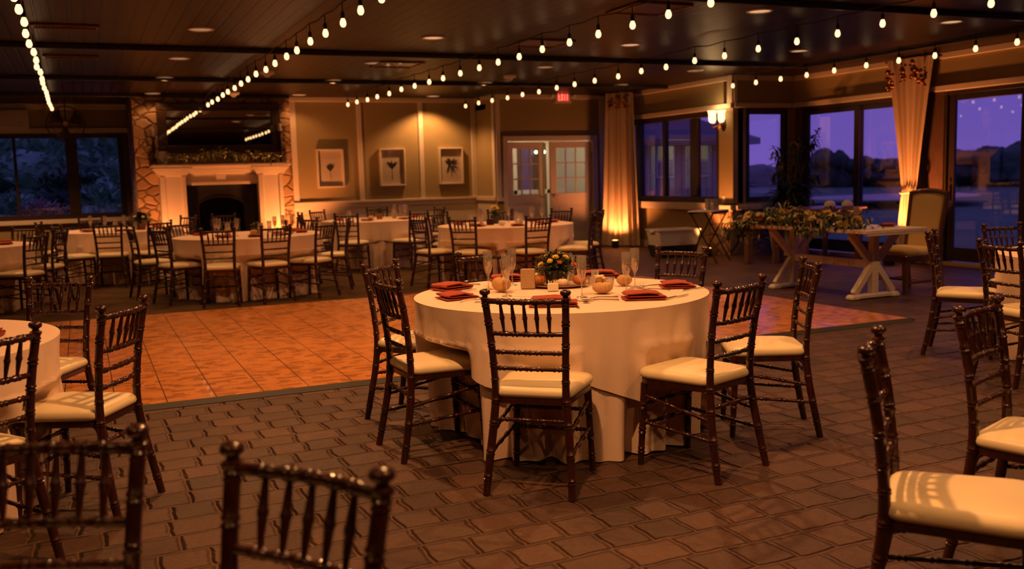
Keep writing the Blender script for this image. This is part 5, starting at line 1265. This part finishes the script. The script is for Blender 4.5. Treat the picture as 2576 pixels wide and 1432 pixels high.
for r_, y in ((.31, -.05), (.31, .05), (.22, -.085), (.12, -.10)):
    MB().sweep([(r_*math.cos(2*PI*i/40), y, r_*math.sin(2*PI*i/40)) for i in range(40)], .008 if r_ > .3 else .003, 6, closed=True).build('cage_ring', M['black'], fn)
mb = MB()
for k in range(36): a = 2*PI*k/36; mb.sweep([(.04*math.cos(a), -.105, .04*math.sin(a)), (.2*math.cos(a), -.09, .2*math.sin(a)), (.31*math.cos(a), -.05, .31*math.sin(a)), (.31*math.cos(a), .05, .31*math.sin(a))], .0022, 5)
mb.build('cage_wires', M['black'], fn)
MB().lathe([(.001, -.12), (.045, -.118), (.05, -.10), (.001, -.10)], 20, M_=Matrix.Rotation(rad(-90), 4, 'X')).build('hub_cap', M['bronze'], fn)
for k in range(3):
    a = 2*PI*k/3+.4; b = MB()
    b.grid(lambda u, v: ((.05+.23*u)*math.cos(a+(v-.5)*1.15*(.6+.5*u)), (v-.5)*.07*(1-.3*u), (.05+.23*u)*math.sin(a+(v-.5)*1.15*(.6+.5*u))), 8, 8); b.build('blade', M['frame_dark'], fn)
MB().lathe([(.001, 0), (.07, .0), (.075, .05), (.07, .16), (.05, .19), (.001, .19)], 20, M_=Matrix.Translation((0, .02, 0)) @ Matrix.Rotation(rad(-90), 4, 'X')).build('motor', M['black'], fn)
MB().sweep([(0, .10, .06), (0, .12, .3), (0, .12, HC-2.54)], .012, 8).build('hanger', M['black'], fn); MB().sweep([(0, .1, -.06), (.0, .1, -.34)], .03, 8).build('switch_box', M['black'], fn)
fe = thing('potted_fern', 'dark leafy fern standing by the far-left window beside the chimney', 'potted plant', (.16, 18.82, 0))
MB().lathe([(.15, 0), (.16, .02), (.21, .42), (.22, .45), (.20, .45), (.19, .40), (.001, .40)], 24, cap=False).build('pot', M['pot_dark'], fe, True, 40)
r = random.Random(44); fo = MB(); sm = MB()
for k in range(46):
    a = r.uniform(0, 2*PI); ln_ = r.uniform(.5, .85); lift = r.uniform(.35, 1.0); pts = []
    for i in range(9):
        t = i/8; pts.append(Vector((math.cos(a)*ln_*t*.75, math.sin(a)*ln_*t*.75, .42+ln_*(lift*t*1.15-.75*t*t))))
    sm.sweep(pts, .004, 5)
    for i in range(1, 9):
        d = (pts[i]-pts[i-1]).normalized(); s = d.cross(Vector((0, 0, 1))).normalized()
        for q in (-1, 1):
            for h in (0, .5): fo.leaf(pts[i]-(pts[i]-pts[i-1])*h, s*q+d*.6, (0, 0, 1), .13*(1.15-i/9), .035, .3, 2)
fo.build('fronds', M['leaf'], fe, True, 60); sm.build('stems', M['stem'], fe)

ex = thing('exit_sign', 'red lit EXIT sign with two emergency lamp heads over the french doors', 'exit sign', (8.615, YF-.04, 2.895))
MB().box((0, 0, 0), (.35, .06, .225), bev=.008).build('housing', M['white_plastic'], ex); MB().box((0, -.032, .005), (.25, .006, .165)).build('lit_face', M['exit_face'], ex, False)
def letters(txt, h, w, gap, st):
    G = {'E': [(0, 0, st, h), (0, 0, w, st), (0, h/2-st/2, w*.85, h/2+st/2), (0, h-st, w, h)], 'I': [(w/2-st/2, 0, w/2+st/2, h)], 'T': [(w/2-st/2, 0, w/2+st/2, h), (0, h-st, w, h)], 'X': []}
    mb = MB(); tot = len(txt)*w+(len(txt)-1)*gap; x0 = -tot/2
    for c in txt:
        for a, b, c_, d in G[c]: mb.box((x0+(a+c_)/2, 0, (b+d)/2-h/2), (c_-a, .004, d-b))
        if c == 'X':
            an = math.atan2(w-st, h)
            for q in (-1, 1): mb.box((0, 0, 0), (st, .004, math.hypot(w-st, h)*.97), M_=Matrix.Translation((x0+w/2, 0, 0)) @ Matrix.Rotation(q*an, 4, 'Y'))
        x0 += w+gap
    return mb
o = letters('EXIT', .13, .042, .014, .013); o = o.build('exit_letters', M['exit_letter'], ex, False); o.location = (0, -.037, .005)
for s in (-1, 1):
    h = MB().lathe([(.035, 0), (.045, .03), (.045, .06), (.001, .06)], 16, M_=Matrix.Translation((s*.235, -.01, .03)) @ Matrix.Rotation(rad(115), 4, 'X')).build('lamp_head', M['white_plastic'], ex); MB().sweep([(s*.17, 0, .02), (s*.235, 0, .02)], .014, 8).build('arm', M['white_plastic'], h)
sc = thing('wall_sconce', 'bronze wall sconce with glowing tulip shades on the amber pillar', 'wall lamp', (X1, 13.2, 2.16))
MB().lathe([(.001, -.02), (.06, -.02), (.075, 0), (.06, .012), (.001, .014)], 18, M_=Matrix.Scale(1.5, 4, (0, 0, 1)) @ Matrix.Rotation(rad(-90), 4, 'Y')).build('backplate', M['bronze_dark'], sc)
MB().sweep([(-.02, 0, 0), (-.08, 0, -.02), (-.10, 0, -.05)], .02, 8).ball((-.10, 0, -.06), .02).ball((-.10, 0, -.085), .012).build('finial', M['bronze'], sc)
for k, (dx, dy) in enumerate(((-.12, .14), (-.22, .02), (-.12, -.10))):
    MB().sweep([(-.05, 0, 0), (-.07+dx*.6, dy*.6, -.05), (dx, dy, -.03), (dx, dy, .03)], .010, 8).build('arm', M['bronze'], sc)
    MB().lathe([(.02, 0), (.045, .02), (.058, .07), (.055, .12), (.062, .17), (.075, .20)], 20, (dx, dy, .03), cap=False).lathe([(.001, 0), (.02, 0)], 20, (dx, dy, .03), cap=False).build('shade', M['shade'], sc, True, 60)
o = MB().box((X1-.004, 13.2, .93), (.008, .075, .115), bev=.003).build('switch_plate', M['white_plastic']); tag(o, 'pale switch plate low on the amber pillar under the sconce', 'switch plate')
# recessed ceiling lights on their grid
CANS = {}
colw = {1.2: 'over the left of the dance floor', 3.65: 'in line with the mirror’s right end', 6.17: 'in line with the prints', 8.75: 'nearest the window wall'}
roww = {17.28: 'closest to the end wall', 14.72: 'second from the end wall', 12.5: 'third from the end wall', 10.15: 'fourth from the end wall', 7.73: 'fifth from the end wall'}
can0 = None
ON = {(3.65, 10.15), (6.17, 10.15), (6.17, 7.73), (8.75, 7.73), (8.75, 10.15), (6.17, 17.28)}
def can(x, y, lab):
    t = thing('recessed_light', lab, 'ceiling light', (x, y, HC+.001), 0, 'recessed ceiling lights')
    MB().lathe([(.128, 0), (.128, -.010), (.112, -.014), (.105, -.006), (.105, 0)], 36, cap=False).build('trim_ring', M['white_plastic'], t, True, 40)
    MB().lathe([(.001, -.004), (.106, -.004)], 36, cap=False).build('lens', M['can_lens_on' if (x, y) in ON else 'can_lens'], t, False)
for x in colw:
    for y in roww:
        if (x == 8.75 and y > 15) or (y < 8 and x < 6): continue
        can(x, y, 'round recessed ceiling light %s, %s' % (roww[y], colw[x]))
def vent(x, y, lab):
    t = thing('ceiling_vent', lab, 'ceiling vent', (x, y, HC)); mb = MB()
    for a, b, c, d in ((-.30, .30, -.10, -.08), (-.30, .30, .08, .10), (-.30, -.27, -.08, .08), (.27, .30, -.08, .08)): mb.box(((a+b)/2, (c+d)/2, -.012), (b-a, d-c, .024), bev=.004)
    mb.build('frame', M['brown_wood'], t); MB().box((0, 0, -.002), (.54, .16, .003)).build('duct_shadow_plate', M['soot_and_shade'], t)  # black plate stands in for the shade up inside the duct
    sl_ = MB()
    for k in range(22): sl_.box((-.26+k*.0248, 0, -.012), (.004, .16, .016), M_=None)
    sl_.build('slats', M['brown_wood'], t)
vent(-.03, 10.23, 'slatted brown ceiling vent at the upper left, nearer of two'); vent(0, 12.55, 'slatted brown ceiling vent at the upper left, farther of two')
for x, y, lab in ((2.48, 13.77, 'pale smoke detector beside the string of bulbs leading to the mirror, nearer of two'), (2.48, 17.0, 'pale smoke detector above the mirror, farther of two'), (6.15, 13.68, 'pale smoke detector on the ceiling above the french door table')):
    t = thing('smoke_detector', lab, 'smoke detector', (x, y, HC)); MB().lathe([(.001, -.075), (.04, -.07), (.05, -.045), (.09, -.035), (.10, -.02), (.10, 0)], 24).build('body', M['white_plastic'], t, True, 40); MB().lathe([(.001, -.082), (.018, -.08), (.02, -.07)], 14).build('sensor', M['paper'], t)
for x, y, lab in ((5.04, 10.28, 'square wooden ceiling hatch over the middle of the room, farther of two'), (5.01, 7.9, 'square wooden ceiling hatch near the top edge, nearer of two'), (4.0, 12.6, 'square wooden ceiling hatch over the prints side of the room')):
    t = thing('ceiling_hatch', lab, 'ceiling hatch', (x, y, HC)); mb = MB()
    for a, b, c, d in ((-.30, .30, -.30, -.27), (-.30, .30, .27, .30), (-.30, -.27, -.27, .27), (.27, .30, -.27, .27)): mb.box(((a+b)/2, (c+d)/2, -.010), (b-a, d-c, .02), bev=.004)
    mb.build('frame', M['casing'], t); MB().box((0, 0, -.004), (.54, .54, .006)).build('panel', M['mirror_frame'], t)
# strings of bulbs
bulb_me = MB().lathe([(.0005, -.060), (.012, -.058), (.022, -.048), (.0275, -.033), (.0265, -.016), (.019, .004), (.0135, .016), (.0005, .017)], 12, cap=False).mesh('bulb', M['bulb'], True, 70)
sock_me = MB().lathe([(.014, .010), (.0165, .018), (.0165, .055), (.012, .066), (.0045, .072), (.0045, .145)], 10).mesh('socket', M['black_rubber'], True, 50)
STR = [((-.33, 8.16), (-.36, 17.89), 17, 4, 'string of warm bulbs at the far left running toward the wall fan'), ((2.11, 7.53), (2.03, 17.49), 18, 4, 'string of warm bulbs running toward the fireplace mirror'),
       ((4.66, 6.44), (4.40, 16.8), 19, 3, 'string of warm bulbs ending in front of the framed prints'), ((7.05, 5.82), (6.66, 16.83), 20, 2, 'string of warm bulbs ending beside the french door wall corner'),
       ((9.66, 7.64), (9.56, 12.65), 10, 3, 'string of warm bulbs along the window wall ending above the sconce')]
for (xa, ya), (xb, yb), n, ext, lab in STR:
    t = thing('string_lights', lab, 'string lights', (xa, ya, 2.76)); st = Vector((xb-xa, yb-ya, 0))/(n-1)
    r = random.Random(n); pts = []
    for i in range(-ext, n):
        p = st*i+Vector((r.uniform(-.01, .01), r.uniform(-.02, .02), r.uniform(-.008, .008)))
        b = bpy.data.objects.new('bulb', bulb_me); COL.objects.link(b); b.parent = t; b.location = p
        s = bpy.data.objects.new('socket', sock_me); COL.objects.link(s); s.parent = b
        pts += [p+Vector((0, 0, .145)), p+st*.5+Vector((0, 0, .128))]
    if t.location.x > 9: pts = pts[:-1]
    MB().sweep(pts[:-1]+[st*(n-.7)+Vector((0, 0, .182))], .006, 6).build('cable', M['black_rubber'], t)

# ------------------------------------------------------------------ drapes and uplights
def drape(name, label, A, B, prof, seed, nf):
    """prof(v) -> (centre shift along AB, half width, bulge) for v from top 0 to bottom 1"""
    A, B = Vector(A), Vector(B); t = thing(name, label, 'curtain', ((A.x+B.x)/2, (A.y+B.y)/2, 0)); d = (B-A); ln_ = d.length; d.normalize(); nr = Vector((-d.y, d.x))
    if nr.dot(Vector((-1, -1))) < 0: nr = -nr
    def f(u, v):
        c, hw, bl_ = prof(v); s = (u-.5)*2; x = c+s*hw
        w = math.sin(nf*2*PI*u+seed)+.5*math.sin(nf*1.37*2*PI*u+seed*2.1)+.25*math.sin(nf*2.9*u*PI)
        off = bl_*w+.05
        return (d.x*x+nr.x*off, d.y*x+nr.y*off, (HC-.03)-(HC-.05)*v)
    mb = MB().grid(f, 150, 60); mb.build('drape_cloth', M['curtain'], t, True, 80)
    MB().sweep([(d.x*(-ln_/2-.05), d.y*(-ln_/2-.05), HC-.045), (d.x*(ln_/2+.05), d.y*(ln_/2+.05), HC-.045)], .016, 10).build('rod', M['bronze_dark'], t)
    return t, d, nr
def beads(t, d, nr, x, z, seed, n=22):
    r = random.Random(seed); mb = MB()
    for k in range(n): mb.ball((d.x*(x+r.uniform(-.055, .055))+nr.x*(.13+r.uniform(0, .05)), d.y*(x+r.uniform(-.055, .055))+nr.y*(.13+r.uniform(0, .05)), z+r.uniform(-.14, .13)), r.uniform(.014, .03), 8, 6)
    mb.build('bronze_swag', M['bronze'], t)
t, d, nr = drape('drape', 'full-length cream drape glowing amber left of the side window', (9.24, 16.26), (9.70, 15.68), lambda v: (0, .27+.11*v, .022+.012*v), 1.0, 6)
for k, x in enumerate((-.15, 0, .16)): beads(t, d, nr, x, HC-.20-.03*(k % 2), 50+k, 16)
def pr2(v):
    if v < .66: q = v/.66; return (-.0+.02*q, .40-.28*q**.85, .028-.008*q)
    q = (v-.66)/.34; return (.02, .12+.10*q**.7, .02+.006*q)
t, d, nr = drape('drape', 'cream drape tied at the waist behind the high-backed armchair', (10.86, 10.68), (10.93, 9.86), pr2, 2.2, 6)
for k, x in enumerate((-.26, -.05, .14, .27)): beads(t, d, nr, x, HC-.22-.10*(k in (0, 3)), 60+k, 22)
mb = MB().sweep([(d.x*.02+d.x*.15*math.cos(a)+nr.x*(.05+.055*math.sin(a)), d.y*.02+d.y*.15*math.cos(a)+nr.y*(.05+.055*math.sin(a)), 1.02+.01*math.sin(a*2)) for a in [2*PI*i/24 for i in range(24)]], .016, 8, closed=True); mb.build('tieback', M['curtain'], t)

AMB = (1.0, .29, .075); WARM = (1.0, .42, .14)
def spot(name, loc, tgt, w, ang, blend, col, rad_=.05):
    l = bpy.data.lights.new(name, 'SPOT'); l.energy = w; l.spot_size = rad(ang); l.spot_blend = blend; l.color = col; l.shadow_soft_size = rad_
    o = bpy.data.objects.new(name, l); COL.objects.link(o); o.location = loc
    o.rotation_euler = (Vector(tgt)-Vector(loc)).to_track_quat('-Z', 'Y').to_euler(); return o
def point(name, loc, w, col, r=.05):
    l = bpy.data.lights.new(name, 'POINT'); l.energy = w; l.color = col; l.shadow_soft_size = r
    o = bpy.data.objects.new(name, l); COL.objects.link(o); o.location = loc; return o
def uplight(x, y, rz, lab, tgt, w, ang=62):
    t = thing('uplight', lab, 'uplight', (x, y, 0.006 if x < 5.7 and y > 11 else 0), rz)
    MB().box((0, 0, .075), (.13, .11, .13), bev=.012).build('housing', M['black'], t); MB().box((0, 0, .142), (.10, .08, .006)).build('lens', M['uplens'], t, False)
    MB().sweep([(-.075, 0, .04), (-.078, 0, .10)], .008, 6).sweep([(.075, 0, .04), (.078, 0, .10)], .008, 6).box((0, 0, .006), (.15, .10, .010)).build('bracket', M['black'], t)
    spot('uplight_lamp', (x, y, .165), tgt, w, ang, .6, AMB, .05)
uplight(9.20, 15.78, rad(45), 'small black uplight at the foot of the amber drape', (9.36, 15.98, 2.0), 85, 140)
uplight(9.36, 13.05, rad(80), 'small black uplight at the foot of the stone pillar', (9.80, 13.2, 2.2), 150, 92)
uplight(10.42, 10.18, rad(90), 'small black uplight glowing behind the high-backed armchair', (10.86, 10.26, 2.2), 330, 90)
uplight(1.20, 16.86, 0, 'small black uplight at the foot of the left mantel column', (1.28, 17.36, 1.9), 120, 90)
uplight(3.40, 16.90, 0, 'small black uplight at the foot of the right mantel column', (3.46, 17.5, 2.2), 220, 110)
E_ = {(1.2, .5): 50, (3.65, .5): 55, (-1.25, .5): 20, (6.17, .5): 30, (1.2, 2.9): 145, (3.65, 2.9): 40, (6.17, 2.9): 60, (1.2, 5.3): 60, (3.65, 5.3): 85, (6.17, 5.3): 60, (8.75, 5.3): 30, (1.2, 7.73): 150, (3.65, 7.73): 80, (6.17, 7.73): 20, (8.75, 7.73): 20, (-1.25, 5.3): 22, (-1.25, 2.9): 8, (-1.25, 7.73): 14,  # unseen front row behind the camera, added to light the cloth fronts
      (1.2, 10.15): 30, (3.65, 10.15): 45, (6.17, 10.15): 60, (8.75, 10.15): 20, (1.2, 12.5): 36, (3.65, 12.5): 42, (6.17, 12.5): 50, (8.75, 12.5): 10, (1.2, 14.72): 26, (3.65, 14.72): 60, (6.17, 14.72): 50, (-1.25, 12.5): 28, (6.17, 17.28): 60, (-1.25, 14.72): 60, (-1.25, 17.28): 120, (1.2, 17.28): 5, (3.65, 17.28): 7}  # unseen left column has no fixtures, added to brighten the dark left wall
for (x, y), w in E_.items(): spot('downlight_lamp', (x, y, HC-.03), (x, y, 0), w*1.9, 128, .5, WARM, .04)
point('sconce_lamp', (9.56, 13.2, 2.42), 5, (1, .55, .22), .06)
point('hall_lamp', (8.75, 18.6, 2.3), 60, (1, .80, .52), .1); spot('hall_violet_lamp', (7.9, 17.9, 2.6), (7.75, 19.4, 1.0), 60, 60, .6, (.34, .28, 1.0), .05)

# ------------------------------------------------------------------ dusk sky
w = bpy.data.worlds.new('dusk'); scene.world = w; w.use_nodes = True; nt = w.node_tree; nt.nodes.clear()
out = nt.nodes.new('ShaderNodeOutputWorld'); bg = nt.nodes.new('ShaderNodeBackground'); tc = N(nt, 'ShaderNodeTexCoord'); sx = N(nt, 'ShaderNodeSeparateXYZ'); L(nt, tc.outputs['Generated'], sx.inputs[0])
cr = N(nt, 'ShaderNodeValToRGB'); e = cr.color_ramp.elements
e[0].position = .0; e[0].color = (.135, .075, .345, 1); e[1].position = .5; e[1].color = (.085, .062, .34, 1)
k = cr.color_ramp.elements.new(.12); k.color = (.105, .066, .36, 1)
L(nt, sx.outputs['Z'], cr.inputs[0]); L(nt, cr.outputs[0], bg.inputs[0]); bg.inputs[1].default_value = 1.45; L(nt, bg.outputs[0], out.inputs[0])

# ------------------------------------------------------------------ camera
cam = bpy.data.cameras.new('camera'); co = bpy.data.objects.new('camera', cam); COL.objects.link(co)
cam.sensor_width = 36; cam.lens = 36*2403/2576; cam.clip_end = 500; cam.clip_start = .05
p, ro_, th = .1132, -.0272, rad(24)
cp, sp, c, s = math.cos(p), math.sin(p), math.cos(ro_), math.sin(ro_)
Rz = Matrix.Rotation(-th, 3, 'Z'); F = Rz @ Vector((0, cp, -sp)); U0 = Rz @ Vector((0, sp, cp)); R0 = Rz @ Vector((1, 0, 0))
Rr = R0*c+U0*s; Uu = U0*c-R0*s
co.matrix_world = Matrix(((Rr.x, Uu.x, -F.x, 0), (Rr.y, Uu.y, -F.y, 0), (Rr.z, Uu.z, -F.z, 1.411), (0, 0, 0, 1)))
cam.dof.use_dof = True; cam.dof.focus_distance = 5.0; cam.dof.aperture_fstop = 2.5
scene.camera = co
vs_ = scene.view_settings; vs_.view_transform = 'Standard'; vs_.look = 'None'; vs_.gamma = 1; vs_.exposure = 0; vs_.use_curve_mapping = False
cy = scene.cycles
cy.max_bounces = 7; cy.diffuse_bounces = 3; cy.glossy_bounces = 3; cy.transmission_bounces = 4; cy.transparent_max_bounces = 12
cy.caustics_reflective = False; cy.caustics_refractive = False; cy.sample_clamp_indirect = 4; cy.use_denoising = True
